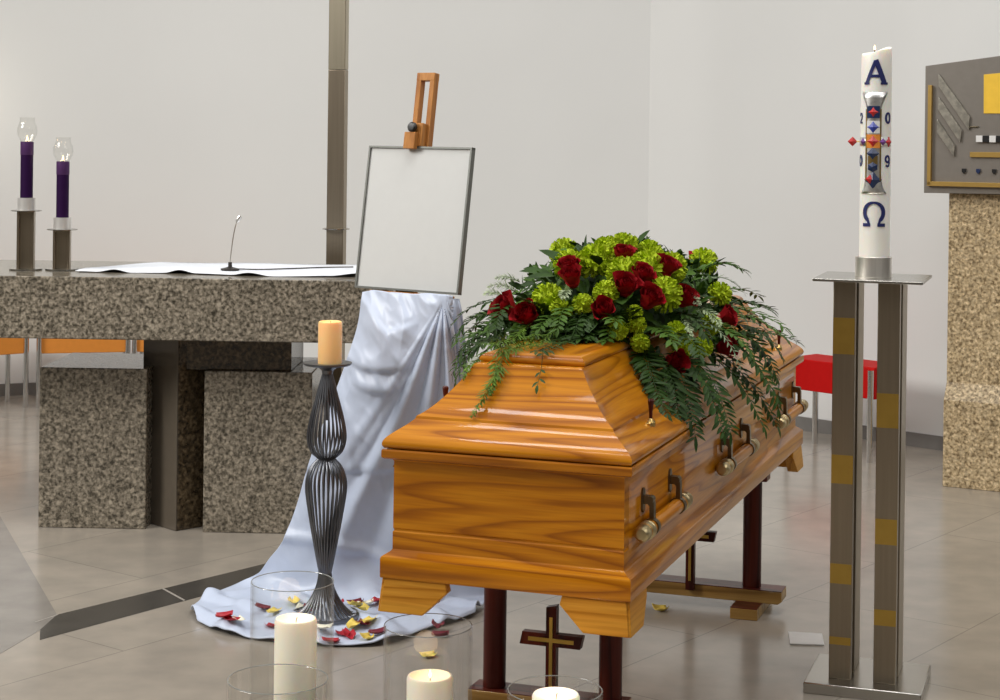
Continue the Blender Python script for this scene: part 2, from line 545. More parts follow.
def strip_wall(name, pts, z0, z1, mat, off, th):
    n = len(pts); inner = []; outer = []
    for i, p in enumerate(pts):
        d = (pts[min(i + 1, n - 1)] - pts[max(i - 1, 0)]).normalized(); nn = Vector((-d.y, d.x))
        inner.append(p - nn * off); outer.append(p + nn * th)
    b = MB()
    vs = [(p.x, p.y, z) for q in (inner, outer) for z in (z0, z1) for p in q]
    fs = []
    for i in range(n - 1):
        fs += [(i, i + 1, n + i + 1, n + i), (2 * n + i + 1, 2 * n + i, 3 * n + i, 3 * n + i + 1), (n + i, n + i + 1, 3 * n + i + 1, 3 * n + i), (i + 1, i, 2 * n + i, 2 * n + i + 1)]
    fs += [(0, n, 3 * n, 2 * n), (n - 1, 3 * n - 1, 4 * n - 1, 2 * n - 1)]
    return structure(b.add(vs, fs).build(name, mat))


strip_wall('wall_left', bend, 0, 4.8, M['wall'], 0, 0.2)
wall('wall_back', tuple(B2), A2, 0, 4.8, M['wall'])
wall('wall_right', A2, A3, 0, 4.8, M['wall'])
strip_wall('baseboard_left', bend, 0, 0.068, M['plinth'], 0.012, 0)
wall('baseboard_back', tuple(B2), A2, 0, 0.068, M['plinth'], 0.012, 0)
wall('baseboard_right', A2, A3, 0, 0.068, M['plinth'], 0.012, 0)

# ------------------------------------------------------------------ coffin
CX, CY_, CYAW = 0.3842, 5.1287, -0.3367
HX, HY = 0.301, 1.111
ZL, ZP = 0.766, 0.466
ccos, csin = cos(CYAW), sin(CYAW)


def cw(u, v, z=0.0):
    return Vector((CX + u * ccos - v * csin, CY_ + u * csin + v * ccos, z))


coffin = thing('coffin', 'honey-coloured oak coffin with a stepped lid on dark red trestles', 'coffin', (CX, CY_, 0), CYAW)
OAK = [M['oak_x'], M['oak_y']]
body = MB().rings(HX, HY, [(0.03, ZP), (0.001, ZP), (0, ZP + 0.002), (0, ZP + 0.045), (0.002, ZP + 0.049), (0.019, ZP + 0.060),
                           (0.022, ZP + 0.064), (0.022, ZP + 0.104), (0.0245, ZP + 0.107), (0.0245, ZP + 0.110), (0.0225, ZP + 0.113),
                           (0.023, 0.735), (0.020, 0.739), (0.006, 0.7415), (0.001, 0.745), (0, 0.748), (0, 0.761), (0.002, 0.7645), (0.03, 0.7655)])
body.build('body', OAK, coffin, sharp=28)
# raised field on each long side
for sg in (-1, 1):
    f = MB()
    x0 = sg * (HX - 0.0235); x1 = sg * (HX - 0.0185)
    f.add([(x0, -1.05, 0.545), (x0, 1.05, 0.545), (x0, 1.05, 0.716), (x0, -1.05, 0.716),
           (x1, -1.035, 0.588), (x1, 1.035, 0.588), (x1, 1.035, 0.705), (x1, -1.035, 0.705)],
          [(0, 1, 5, 4), (1, 2, 6, 5), (2, 3, 7, 6), (3, 0, 4, 7), (4, 5, 6, 7)], 0)
    f.build('side_panel', M['oak_y'], coffin)
# lid with its moulded slopes
lp = catmull([(0.006, 0.0, 0), (0.0015, 0.005, 0), (0.001, 0.013, 0), (0.006, 0.022, 0), (0.016, 0.031, 0), (0.030, 0.041, 0), (0.046, 0.052, 0), (0.060, 0.064, 0)], 3)
lp2 = catmull([(0.062, 0.070, 0), (0.078, 0.080, 0), (0.098, 0.097, 0), (0.118, 0.118, 0), (0.137, 0.141, 0), (0.153, 0.163, 0), (0.165, 0.184, 0), (0.171, 0.188, 0)], 3)
prof = [(0.03, ZL + 0.0005)] + [(p.x, ZL + 0.001 + p.y) for p in lp + lp2]
lid = MB().rings(HX, HY, prof).build('lid', OAK, coffin, sharp=26)
tp = catmull([(0.180, 0.186, 0), (0.168, 0.1875, 0), (0.162, 0.193, 0), (0.163, 0.200, 0), (0.170, 0.207, 0), (0.183, 0.212, 0), (0.20, 0.214, 0)], 3)
MB().rings(HX - 0.008, HY - 0.032, [(p.x, ZL + p.y) for p in tp]).build('lid_top_board', OAK, coffin, sharp=26)
# bracket feet
for su in (-1, 1):
    for sv in (-1, 1):
        f = MB()
        t = 0.028
        zt, zb = ZP + 0.002, ZP - 0.078
        # board under the end
        poly = [(HX - 0.011, zt), (HX - 0.001, zb), (HX - 0.108, zb), (HX - 0.166, zb + 0.056), (HX - 0.160, zt)]
        yo = HY - 0.004
        n = len(poly)
        vs = [(su * x, sv * (yo + (0.008 if z < ZP - 0.05 else 0.0)), z) for x, z in poly] + [(su * x, sv * (yo - t), z) for x, z in poly]
        fs = [tuple(range(n)), tuple(reversed(range(n, 2 * n)))] + [(i, i + n, (i + 1) % n + n, (i + 1) % n) for i in range(n)]
        f.add(vs, fs, 0)
        poly = [(HY - 0.006, zt), (HY + 0.003, zb), (HY - 0.105, zb), (HY - 0.160, zb + 0.056), (HY - 0.155, zt)]
        xo = HX - 0.004
        vs = [(su * (xo + (0.0075 if z < ZP - 0.05 else 0.0)), sv * (y - 0.001), z) for y, z in poly] + [(su * (xo - t), sv * (y - 0.001), z) for y, z in poly]
        f.add(vs, fs, 1)
        f.build('foot', [M['oak_light'], M['oak_light_y']], coffin, bevel=0.002)['label'] = 'paler oak bracket foot'
# swing handles on the visible long side: rod > caps, brackets
for vc in (-0.82, 0.03, 0.87):
    ux = HX + 0.004
    zr = 0.602
    rod = MB().tube([(ux, vc - 0.185, zr), (ux, vc + 0.185, zr)], 0.0175, 16).build('handle', M['oak_y'], coffin)
    for sg in (-1, 1):
        pr_ = [(0.0, 0.0), (0.012, 0.001), (0.017, 0.005), (0.0195, 0.015), (0.0185, 0.030), (0.0165, 0.040), (0.0215, 0.043), (0.0215, 0.050), (0.0185, 0.053), (0.0215, 0.056), (0.0215, 0.062), (0.0178, 0.064), (0, 0.064)]
        mt = Matrix.Translation((ux, vc + sg * 0.222, zr)) @ (Matrix.Rotation(-pi / 2, 4, 'X') if sg < 0 else Matrix.Rotation(pi / 2, 4, 'X'))
        MB().lathe(pr_, 20, mat=mt).build('end_cap', M['old_brass'], rod)['label'] = 'pale brass end cap'
        vb = vc + sg * 0.128
        b = MB()
        xs = HX - 0.019
        b.prism([(vb - 0.012, 0.640), (vb, 0.633), (vb + 0.012, 0.640), (vb + 0.014, 0.668), (vb + 0.010, 0.684), (vb + 0.004, 0.690), (vb - 0.004, 0.690), (vb - 0.010, 0.684), (vb - 0.014, 0.668)], xs - 0.002, xs + 0.005, 'yz')
        b.prism([(xs + 0.004, 0.674), (xs + 0.018, 0.673), (xs + 0.026, 0.668), (xs + 0.030, 0.658), (xs + 0.031, 0.606), (xs + 0.020, 0.606), (xs + 0.020, 0.650), (xs + 0.015, 0.655), (xs + 0.004, 0.654)], vb - 0.0095, vb + 0.0095, 'xz')
        b.tube([(xs + 0.021, vb - 0.0115, 0.665), (xs + 0.021, vb + 0.0115, 0.665)], 0.0085, 12)
        b.tube([(ux, vb - 0.010, zr), (ux, vb + 0.010, zr)], 0.0205, 16)
        b.build('bracket', M['bronze'], rod, sharp=40)['label'] = 'dark bronze swing bracket'
# thumbscrews through the lid
for u, v in ((0.262, -0.80), (0.262, 0.86), (-0.262, -0.80), (-0.262, 0.86)):
    z = ZL + 0.047
    s = MB()
    s.lathe([(0, z - 0.006), (0.011, z - 0.006), (0.011, z + 0.004), (0.007, z + 0.010), (0.005, z + 0.014), (0, z + 0.014)], 14, c=(u, v))
    s.box(u - 0.006, u + 0.006, v - 0.024, v + 0.024, z - 0.004, z + 0.006)
    sc_ = s.build('thumbscrew', M['brass'], coffin, bevel=0.0015)
    w = MB().lathe([(0.004, z + 0.012), (0.0045, z + 0.03), (0.007, z + 0.048), (0.008, z + 0.056), (0.006, z + 0.060), (0, z + 0.061)], 12, c=(u, v))
    w.build('screw_head', M['mahogany'], sc_)


# ------------------------------------------------------------------ trestles
def trestle(label, u, v, half, cross_h, beam=(-0.30, 0.32), cu=0.0):
    p = cw(u, v)
    t = thing('trestle', label, 'trestle', (p.x, p.y, 0), CYAW, 'dark red trestles under the coffin')
    for sg in (-1, 1):
        MB().lathe([(0, 0.075), (0.0290, 0.075), (0.0295, 0.08), (0.0295, ZP - 0.05), (0.0, ZP - 0.05)], 24, c=(sg * half, 0)).build('leg', M['mahogany'], t)
        f = MB()
        f.box(sg * half - 0.043, sg * half + 0.043, -0.125, 0.125, 0.0, 0.034)
        fo = f.build('foot', M['edge_wood'], t, bevel=0.002)
        fo['label'] = 'pale edged foot block with dark red top'
        MB().box(sg * half - 0.042, sg * half + 0.042, -0.124, 0.124, 0.034, 0.0362).build('foot_veneer', M['mahogany_x'], fo)
    b = MB()
    b.prism([(beam[0], 0.044), (beam[0] + 0.012, 0.035), (beam[1] - 0.012, 0.035), (beam[1], 0.044), (beam[1], 0.074), (beam[0], 0.074)], -0.042, 0.042, 'xz')
    bo = b.build('base_beam', M['edge_wood'], t, bevel=0.002)
    bo['label'] = 'pale wood beam edge with dark red top'
    MB().box(beam[0] + 0.001, beam[1] - 0.001, -0.041, 0.041, 0.074, 0.0765).build('beam_veneer', M['mahogany_x'], bo)
    MB().box(-half - 0.05, half + 0.05, -0.03, 0.03, ZP - 0.052, ZP - 0.0005).build('top_rail', M['mahogany_x'], t, bevel=0.003)
    c = MB()
    y0, y1 = -0.062, -0.040
    zc = cross_h - 0.088
    c.box(-0.0135, 0.0135, y0, y1, 0.06, cross_h - 0.006)
    c.prism([(-0.0135, cross_h - 0.010), (0.0135, cross_h - 0.004), (0.0135, cross_h), (-0.0135, cross_h - 0.006)], y0, y1, 'xz')
    c.prism([(-0.083, zc - 0.016), (-0.076, zc + 0.016), (0.083, zc + 0.016), (0.076, zc - 0.016)], y0 - 0.0004, y1 + 0.0004, 'xz')
    c.v = [(x + cu, y, z) for x, y, z in c.v]
    co = c.build('cross', M['mahogany'], t)
    g = MB()
    g.box(-0.0042, 0.0042, y0 - 0.002, y0 + 0.001, 0.09, cross_h - 0.03)
    g.box(-0.060, 0.060, y0 - 0.0021, y0 + 0.001, zc - 0.005, zc + 0.005)
    g.v = [(x + cu, y, z) for x, y, z in g.v]
    g.build('gold_inlay', M['gold_inlay'], co)['label'] = 'gold cross inlay'
    return t


trestle('dark red wooden trestle with a gold-inlaid cross under the near end of the coffin', -0.043, -0.59, 0.155, 0.316, (-0.212, 0.200), 0.016)
trestle('dark red wooden trestle under the far end of the coffin, its beam end showing', 0.0, 0.685, 0.217, 0.322, cu=0.03)

# ------------------------------------------------------------------ flower spray on the lid
spray = thing('flower_arrangement', 'red and lime-green flower spray with hanging foliage on the coffin lid', 'flowers', (CX, CY_, ZL + 0.214), CYAW)
Z0 = ZL + 0.214        # local frame: u, v, height above the top board
MC, MS = Vector((0.0, -0.12, 0.93 - Z0)), Vector((0.33, 0.50, 0.31))


def lid_z(u, v):
    """height of the lid (relative to Z0) under a point"""
    du, dv = HX - abs(u), HY - abs(v)
    d = min(du, dv)
    if d < 0: return -1.0
    if d > 0.165: return 0.0
    return (ZL + 1.06 * d + 0.01) - Z0


def petal_grid(length, width, curl, cup, nu=3, nv=4):
    """petal in local frame, base at origin, along +z, curling toward +x"""
    vs = []
    for j in range(nv + 1):
        t = j / nv
        w = width * (0.35 + 1.2 * t - 0.75 * t * t) * (1.0 if t < 0.95 else 0.8)
        for i in range(nu + 1):
            s = (i / nu - 0.5) * 2
            vs.append((curl * t * t - cup * s * s * (0.4 + 0.6 * t), s * w * 0.5, length * t))
    fs = []
    for j in range(nv):
        for i in range(nu):
            a = j * (nu + 1) + i
            fs.append((a, a + 1, a + nu + 2, a + nu + 1))
    return vs, fs


def rose_mesh(seed):
    random.seed(seed)
    b = MB()
    n = 26
    for k in range(n):
        f = k / (n - 1)
        ang = k * 2.39996
        r = 0.003 + 0.016 * f
        ln = 0.034 + 0.010 * f
        vs, fs = petal_grid(ln, 0.018 + 0.034 * f, 0.001 + 0.010 * f ** 2, 0.006 + 0.012 * f)
        tilt = -0.22 + 0.62 * f ** 1.8 + random.uniform(-.08, .08)
        mt = Matrix.Rotation(ang, 4, 'Z') @ Matrix.Translation((r * 0.7, 0, -0.006 * f)) @ Matrix.Rotation(tilt, 4, 'Y')
        b.add(vs, fs, 0, mt)
    b.lathe([(0, -0.012), (0.012, -0.008), (0.018, 0.004), (0.010, 0.016), (0, 0.026)], 12)
    return b


def mum_mesh(seed, n=150):
    random.seed(seed)
    b = MB()
    for k in range(n):
        y = 1 - 1.55 * (k + 0.5) / n
        ph = k * 2.39996
        d = Vector((sqrt(max(0, 1 - y * y)) * cos(ph), sqrt(max(0, 1 - y * y)) * sin(ph), y))
        q = d.to_track_quat('Z', 'Y').to_matrix().to_4x4()
        vs, fs = petal_grid(0.013, 0.0085, 0.003, 0.002, 2, 2)
        mt = Matrix.Translation(d * 0.0215) @ q @ Matrix.Rotation(random.uniform(0, 6.28), 4, 'Z') @ Matrix.Rotation(0.35, 4, 'Y')
        b.add(vs, fs, 0, mt)
    b.lathe([(0, -0.024), (0.013, -0.018), (0.022, -0.003), (0.021, 0.010), (0.012, 0.021), (0, 0.024)], 14)
    return b


def put(o, pos, nrm, s, spin):
    q = Vector(nrm).to_track_quat('Z', 'Y')
    o.location = pos
    o.rotation_mode = 'XYZ'
    o.rotation_euler = (q.to_matrix() @ Matrix.Rotation(spin, 3, 'Z')).to_euler()
    o.scale = (s, s, s)


ROSES = [(-0.042, -0.467, 1.149), (-0.022, -0.514, 1.12), (-0.165, -0.525, 1.020), (-0.095, -0.580, 1.012), (0.075, -0.57, 1.045),
         (0.112, -0.504, 1.098), (0.167, -0.488, 1.069), (0.177, -0.349, 1.149), (0.137, -0.44, 1.131), (0.235, -0.39, 1.068),
         (0.307, -0.248, 1.011), (0.314, -0.274, 0.94), (0.227, -0.483, 0.922), (0.069, -0.373, 1.189),
         (-0.20, 0.02, 1.13), (0.12, 0.22, 1.12), (-0.05, 0.30, 1.06)]
MUMS = [(0.048, -0.277, 1.221, 14), (0.004, -0.396, 1.188, 14), (0.093, -0.439, 1.152, 13), (0.136, -0.378, 1.163, 14), (0.198, -0.428, 1.088, 13),
        (-0.078, -0.547, 1.073, 12), (0.071, -0.53, 1.095, 11), (-0.064, -0.413, 1.174, 12), (0.183, -0.294, 1.165, 12), (0.013, -0.312, 1.216, 13),
        (0.289, -0.193, 1.073, 11), (0.284, -0.371, 0.952, 9), (0.249, -0.445, 0.958, 10), (0.154, -0.539, 1.019, 8), (0.165, -0.547, 0.975, 8),
        (0.113, -0.573, 1.008, 9), (0.021, -0.568, 1.067, 9), (-0.033, -0.58, 1.047, 10), (0.293, -0.317, 1.004, 9), (0.234, -0.456, 0.997, 9),
        (0.145, -0.528, 1.046, 7), (-0.291, -0.33, 1.022, 7), (0.126, -0.269, 1.201, 11), (0.10, -0.20, 1.215, 11),
        (-0.17, -0.12, 1.19, 12), (-0.05, 0.08, 1.19, 12), (0.18, 0.10, 1.15, 12), (-0.24, 0.18, 1.06, 11), (0.06, 0.36, 1.02, 11)]
rp_ = [rose_mesh(11 + k) for k in range(3)]
rose0 = None
protos = []
for i, (u, v, z) in enumerate(ROSES):
    P_ = Vector((u, v, z - Z0 - 0.24 * max(0, z - 1.10)))
    nr = Vector(((P_.x - MC.x) / MS.x ** 2, (P_.y - MC.y) / MS.y ** 2, (P_.z - MC.z) / MS.z ** 2)).normalized()
    nr = (nr + Vector((0, 0, 0.25))).normalized()
    if len(protos) < 3:
        o = rp_[len(protos)].build('red_rose', M['rose'], spray, sharp=60)
        protos.append(o)
    else:
        o = protos[i % 3].copy(); COL.objects.link(o)
    put(o, P_ + nr * (0.026 if u < -0.09 and v < -0.3 else 0.002), nr, random.uniform(1.0, 1.18) * (1.2 if u < -0.09 and v < -0.3 else 1.0), random.uniform(0, 6.28))
mprot = []
for i, (u, v, z, r) in enumerate(MUMS):
    P_ = Vector((u, v, z - Z0 - 0.24 * max(0, z - 1.10)))
    nr = Vector(((P_.x - MC.x) / MS.x ** 2, (P_.y - MC.y) / MS.y ** 2, (P_.z - MC.z) / MS.z ** 2)).normalized()
    if len(mprot) < 2:
        o = mum_mesh(31 + i).build('green_chrysanthemum', M['mum'], spray, sharp=60); mprot.append(o)
    else:
        o = mprot[i % 2].copy(); COL.objects.link(o)
    put(o, P_ + nr * (0.004 - 0.022 * max(0, nr.z - 0.55)), nr, r * 4.7 / 1800 / 0.034 * (1.45 if r > 11 else 1.25), random.uniform(0, 6.28))


def leaf(b, base, d, nrm, L_, w, mi=0, fold=0.25, bend=0.25):
    """pointed leaf from base along d, with a folded midrib and a slight bend"""
    d = d.normalized()
    side = d.cross(nrm)
    if side.length < 1e-4: side = d.cross(Vector((0.3, 0.5, 0.8)))
    side.normalize(); n = side.cross(d).normalized()
    vs = []
    prof_ = [(0, 0.0), (0.25, 0.75), (0.55, 1.0), (0.82, 0.6), (1.0, 0.0)]
    for t, k in prof_:
        c = base + d * (L_ * t) - n * (bend * L_ * t * t)
        hw = w * 0.5 * k
        vs += [c - side * hw + n * (fold * hw), c, c + side * hw + n * (fold * hw)]
    fs = []
    for i in range(4):
        a = i * 3
        fs += [(a, a + 1, a + 4, a + 3), (a + 1, a + 2, a + 5, a + 4)]
    b.add(vs, fs, mi)


def walk(start, d, length, droop, steps=14, clear=0.012):
    """a drooping stem that stays above the lid"""
    p = Vector(start); d = Vector(d).normalized()
    pts = [p.copy()]
    st = length / steps
    for k in range(steps):
        d = (d + Vector((0, 0, -droop)) + Vector((random.uniform(-.05, .05), random.uniform(-.05, .05), random.uniform(-.04, .04)))).normalized()
        q = p + d * st
        lz = lid_z(q.x, q.y) + clear
        if q.z < lz:
            q.z = lz
            d = (q - p).normalized()
        p = q
        pts.append(p.copy())
    return pts


def sprig(name, pts, mat, leaf_l, leaf_w, gap=1, spread=0.9, both=True, r=0.0013):
    b = MB()
    b.tube(pts, [r * (1.2 - 0.8 * k / len(pts)) for k in range(len(pts))], 5)
    n = len(pts)
    for k in range(1, n, gap):
        t = (pts[min(k + 1, n - 1)] - pts[k - 1]).normalized()
        sd = t.cross(Vector((0, 0, 1)))
        if sd.length < 0.2: sd = t.cross(Vector((0.7, -0.7, 0)))
        sd.normalize()
        upv = sd.cross(t).normalized()
        sc = 1.0 - 0.45 * (k / n)
        for sg in (-1, 1):
            d = t * random.uniform(0.5, 0.9) + sd * sg * spread * random.uniform(.8, 1.1) + upv * random.uniform(-0.1, 0.45)
            leaf(b, pts[k] + t * (0.004 * sg), d, upv + Vector((0, 0, .3)), leaf_l * sc * random.uniform(.8, 1.15), leaf_w * sc, 0, 0.3, random.uniform(0.0, 0.35))
    leaf(b, pts[-1], pts[-1] - pts[-2], Vector((0, 0, 1)), leaf_l * 0.7, leaf_w * 0.7)
    return b.build(name, mat, spray, sharp=80, fixn=False)


def plume(name, pts, mat, length=0.022, r=0.0011):
    """asparagus-like plume of fine needles"""
    b = MB()
    b.tube(pts, [r * (1.2 - 0.9 * k / len(pts)) for k in range(len(pts))], 5)
    n = len(pts)
    for k in range(1, n):
        t = (pts[k] - pts[k - 1]).normalized()
        sd = t.cross(Vector((0, 0, 1)))
        if sd.length < 0.2: sd = t.cross(Vector((0.7, -0.7, 0)))
        sd.normalize(); upv = sd.cross(t).normalized()
        env = sin(pi * (0.12 + 0.86 * k / n)) ** 0.7
        for j in range(8):
            a = random.uniform(0, 6.28)
            base = pts[k - 1].lerp(pts[k], random.random())
            d = t * random.uniform(.5, 1.0) + sd * cos(a) + upv * sin(a) * 0.55
            leaf(b, base, d, upv, length * env * random.uniform(.6, 1.2), 0.0032, 0, 0.1, 0.1)
    return b.build(name, mat, spray, sharp=80, fixn=False)


def mound(az, el, k=0.92):
    return Vector((MC.x + MS.x * k * cos(el) * cos(az), MC.y + MS.y * k * cos(el) * sin(az), MC.z + MS.z * k * sin(el)))


random.seed(21)
# dense filling leaves over the mound: nobody could count them
fill = MB()
for k in range(2600):
    az = random.uniform(0, 2 * pi); el = random.uniform(-0.1, 1.45)
    p = mound(az, el, random.uniform(0.70, 0.95) - 0.12 * max(0, el - 0.5))
    if p.z < lid_z(p.x, p.y) + 0.006: p.z = lid_z(p.x, p.y) + 0.008
    nr = (p - MC).normalized()
    d = nr * 0.6 + Vector((random.gauss(0, .6), random.gauss(0, .6), random.gauss(-.05, .5)))
    leaf(fill, p, d, nr, random.uniform(.025, .055), random.uniform(.010, .022), 0 if random.random() < .6 else 1, .3, .2)
o = fill.build('foliage_filling', [M['leaf_dark'], M['leaf_mid']], spray, sharp=80, fixn=False)
o['kind'] = 'stuff'
core = MB()
core.lathe([(0.98, 0.02), (0.92, 0.25), (0.72, 0.55), (0.42, 0.78), (0, 0.88)], 24, mat=Matrix.Translation((MC.x, MC.y, 0.0)) @ Matrix.Diagonal((0.24, 0.36, 0.24, 1)))
core.build('flower_foam', M['leaf_dark'], spray)
# ring of leafy sprigs round the base, drooping over the lid
NR = 46
for k in range(NR):
    az = 2 * pi * (k + random.uniform(-.3, .3)) / NR
    p = mound(az, random.uniform(0.02, 0.4), 0.9)
    out = Vector((cos(az), sin(az), random.uniform(0.0, 0.7)))
    ln = random.uniform(.12, .22)
    front = sin(az) < -0.75
    if front: ln *= 0.8
    if cos(az) < -0.5: ln *= 0.9
    pts = walk(p, out, ln, random.uniform(.05, .14), 12)
    kind = random.random()
    if cos(az) < -0.3: ln *= 0.72
    if cos(az) > 0.2 and sin(az) > -0.4: ln *= 0.48
    if kind < 0.9:
        sprig('leaf_sprig', pts, M['leaf_dark'] if random.random() < .65 else M['leaf_mid'], .050, .017)
    elif kind < 2:
        sprig('olive_sprig', pts, M['leaf_grey'], .030, .006)
    else:
        plume('asparagus_plume', pts, M['leaf_mid'], .024)
# long hanging sprigs on the right-hand slope and off the left end
for (u, v, z), d, ln, dr, kd in [
    ((0.24, -0.42, .93), (.8, -.5, -.2), .24, .10, 'd'), ((0.27, -0.30, .93), (.9, -.3, -.2), .26, .10, 'd'), ((0.28, -0.15, .95), (.9, -.2, .0), .26, .11, 'd'),
    ((0.29, 0.0, .95), (.9, -.3, .2), .19, .12, 'd'), ((0.29, -0.08, .98), (.95, -.1, .3), .18, .11, 'd'), ((0.28, 0.1, .97), (.9, .2, .4), .14, .12, 'g'),
    ((0.27, -0.22, .97), (.95, -.5, .1), .28, .09, 'd'), ((0.2, -0.5, .93), (.6, -.6, 0), .2, .11, 'd'), ((0.15, -0.52, .95), (.5, -.6, 0), .17, .13, 'm'),
    ((0.28, -0.1, .90), (1, -.4, -.4), .25, .07, 'd'), ((0.27, 0.12, .95), (1, -.2, -.2), .16, .1, 'm'),
    ((-0.27, -0.32, 1.0), (-.9, -.3, .35), .16, .10, 'd'), ((-0.28, -0.25, .98), (-.9, -.3, .1), .17, .10, 'm'), ((-0.27, -0.38, .98), (-.9, -.5, .1), .18, .12, 'd'),
    ((-0.29, -0.15, 1.0), (-.9, -.1, .4), .15, .11, 'd'), ((-0.26, -0.42, .96), (-.9, -.4, -.2), .17, .12, 'd'), ((-0.27, -0.3, .94), (-1, -.2, -.2), .17, .1, 'd'),
    ((0.22, -0.1, 1.10), (.9, .3, .6), .13, .1, 'g'), ((0.24, -0.18, 1.05), (.9, .1, .5), .14, .1, 'g'), ((0.20, 0.0, 1.12), (.8, .3, .8), .12, .1, 'm'),
    ((-0.24, -0.4, 1.06), (-.6, -.4, .6), .07, .08, 'p'), ((-0.20, -0.45, 1.08), (-.5, -.5, .7), .09, .08, 'p'), ((-0.22, -0.36, 1.10), (-.7, -.3, .7), .07, .08, 'p'),
    ((0.22, -0.36, 1.08), (.6, -.5, .5), .09, .1, 'p'), ((0.26, -0.32, 1.04), (.7, -.4, .3), .10, .1, 'p'), ((-0.02, -0.55, 1.10), (0, -.8, .5), .06, .1, 'p'), ((0.24, -0.4, 1.03), (.5, -.7, .2), .10, .1, 'p'),
]:
    pts = walk((u, v, z - Z0), d, ln, dr, 15)
    if kd == 'g': sprig('olive_sprig', pts, M['leaf_grey'], .030, .0055)
    elif kd == 'p': plume('pale_filler_sprig', pts, M['leaf_pale'], .022)
    else: sprig('leaf_sprig', pts, M['leaf_dark'] if kd == 'd' else M['leaf_mid'], .054, .017)
random.seed(77)
for k in range(16):
    u = -0.20 + 0.30 * k / 15 + random.uniform(-.01, .01)
    v = -0.545 - 0.03 * sin(pi * k / 15)
    pts = walk((u, v, random.uniform(.03, .08)), (random.uniform(-.4, .3), -1, random.uniform(-.1, .5)), random.uniform(.07, .14), .16, 9, .006)
    sprig('leaf_sprig', pts, M['leaf_dark'] if k % 3 else M['leaf_mid'], .040, .015)
# asparagus trails over the near end of the lid
def trail(uv):
    P_ = catmull([(u, v, 0) for u, v in uv], 7)
    return [Vector((p.x, p.y, lid_z(p.x, p.y) + 0.008 + 0.05 * max(0, 1 - k / 6))) for k, p in enumerate(P_)]


for uv in ([(-0.02, -0.60), (-0.036, -0.74), (-0.046, -0.86), (-0.062, -0.94), (-0.080, -1.00), (-0.098, -1.055)], [(-0.05, -0.60), (-0.07, -0.74), (-0.078, -0.86), (-0.076, -0.95), (-0.070, -1.01)],
           [(-0.09, -0.59), (-0.12, -0.72), (-0.135, -0.84), (-0.14, -0.92), (-0.15, -0.98)]):
    plume('asparagus_trail', trail(uv), M['leaf_fern'], .034)
for uv in ([(0.02, -0.58), (0.028, -0.72), (0.032, -0.84), (0.034, -0.92), (0.038, -0.985)], [(0.0, -0.58), (0.006, -0.70), (0.012, -0.82), (0.014, -0.90), (0.02, -0.94)]):
    sprig('leaf_sprig', trail(uv), M['leaf_dark'], .034, .012, 2)
# big fern fronds hanging on the right slope and large leathery leaves
for (u, v, z), d, ln in [((0.22, -0.42, .92), (.75, -.75, -.35), .24), ((0.25, -0.36, .92), (.9, -.55, -.35), .24), ((0.17, -0.52, .95), (.5, -.9, -.2), .22), ((0.2, -0.46, .94), (.62, -.8, -.3), .22)]:
    pts = walk((u, v, z - Z0), d, ln, .06, 22, .008)
    sprig('fern_frond', pts, M['leaf_dark'], .060, .014, 1, 1.2)
for (u, v, z), d, ln in [((-0.06, -0.40, 1.15), (-.7, -.1, .5), .10), ((-0.10, -0.44, 1.13), (-.9, -.2, .25), .09), ((-0.08, -0.48, 1.13), (-.9, -.4, .1), .08), ((0.08, -0.28, 1.20), (.5, .1, .9), .06), ((0.0, -0.26, 1.19), (-.5, .1, .8), .04), ((-0.15, -0.52, 1.03), (-.2, -.9, .1), .09), ((0.05, -0.56, 1.05), (.1, -.9, -.3), .09), ((0.1, -0.5, 1.08), (.3, -.9, .1), .08), ((0.03, -0.45, 1.16), (.0, -.8, .6), .07)]:
    b = MB()
    leaf(b, Vector((u, v, z - Z0)), Vector(d), Vector((0, -.3, 1)), ln, ln * 0.5, 0, .15, .2)
    b.build('broad_leaf', M['leaf_dark'], spray, sharp=80, fixn=False)

# ------------------------------------------------------------------ altar
altar = thing('altar', 'speckled granite altar with a thick slab on a dark T-shaped support', 'altar', (-1.49, 6.95, 0), -0.027)
ac, as_ = cos(-0.027), sin(-0.027)


def al(x, y):
    dx, dy = x + 1.49, y - 6.95
    return (dx * ac + dy * as_, -dx * as_ + dy * ac)


MB().box(-1.12, 1.12, -0.385, 0.405, 0.732, 0.96).build('slab', M['granite'], altar, bevel=0.004)
MB().prism([al(-1.19, 6.725), al(-1.085, 6.83), al(-1.085, 7.12), al(-1.2, 7.22), al(-1.355, 7.06), al(-1.352, 6.90)], 0.0, 0.732, 'xy').build('support_column', M['granite_polished'], altar, bevel=0.004)
q0, q1 = Vector(al(-1.191, 6.724)), Vector(al(-1.353, 6.899))
nn_ = Vector((-(q1 - q0).y, (q1 - q0).x)).normalized() * -1
if nn_.y > 0: nn_ = -nn_
MB().prism([tuple(q0), tuple(q1), tuple(q1 + nn_ * 0.004), tuple(q0 + nn_ * 0.004)], 0.002, 0.731, 'xy').build('polished_cladding', M['clad'], altar)['label'] = 'smooth cladding, its reflection put into a brown-grey colour'
x0, y0 = al(-1.17, 6.78); x1, y1 = al(-0.770, 6.78)
MB().box(x0, x1, y0 - 0.03, y0 + 0.3, 0.602, 0.7325).build('crossbeam', M['granite_polished'], altar, bevel=0.003)
for xa, xb, yf in ((-1.719, -1.313, 6.762), (-1.092, -0.688, 6.712)):
    x0, y0 = al(xa, yf); x1, _ = al(xb, yf)
    MB().box(x0, x1, y0, y0 + 0.46, 0.0, 0.602).build('base_block', M['granite'], altar, bevel=0.004)

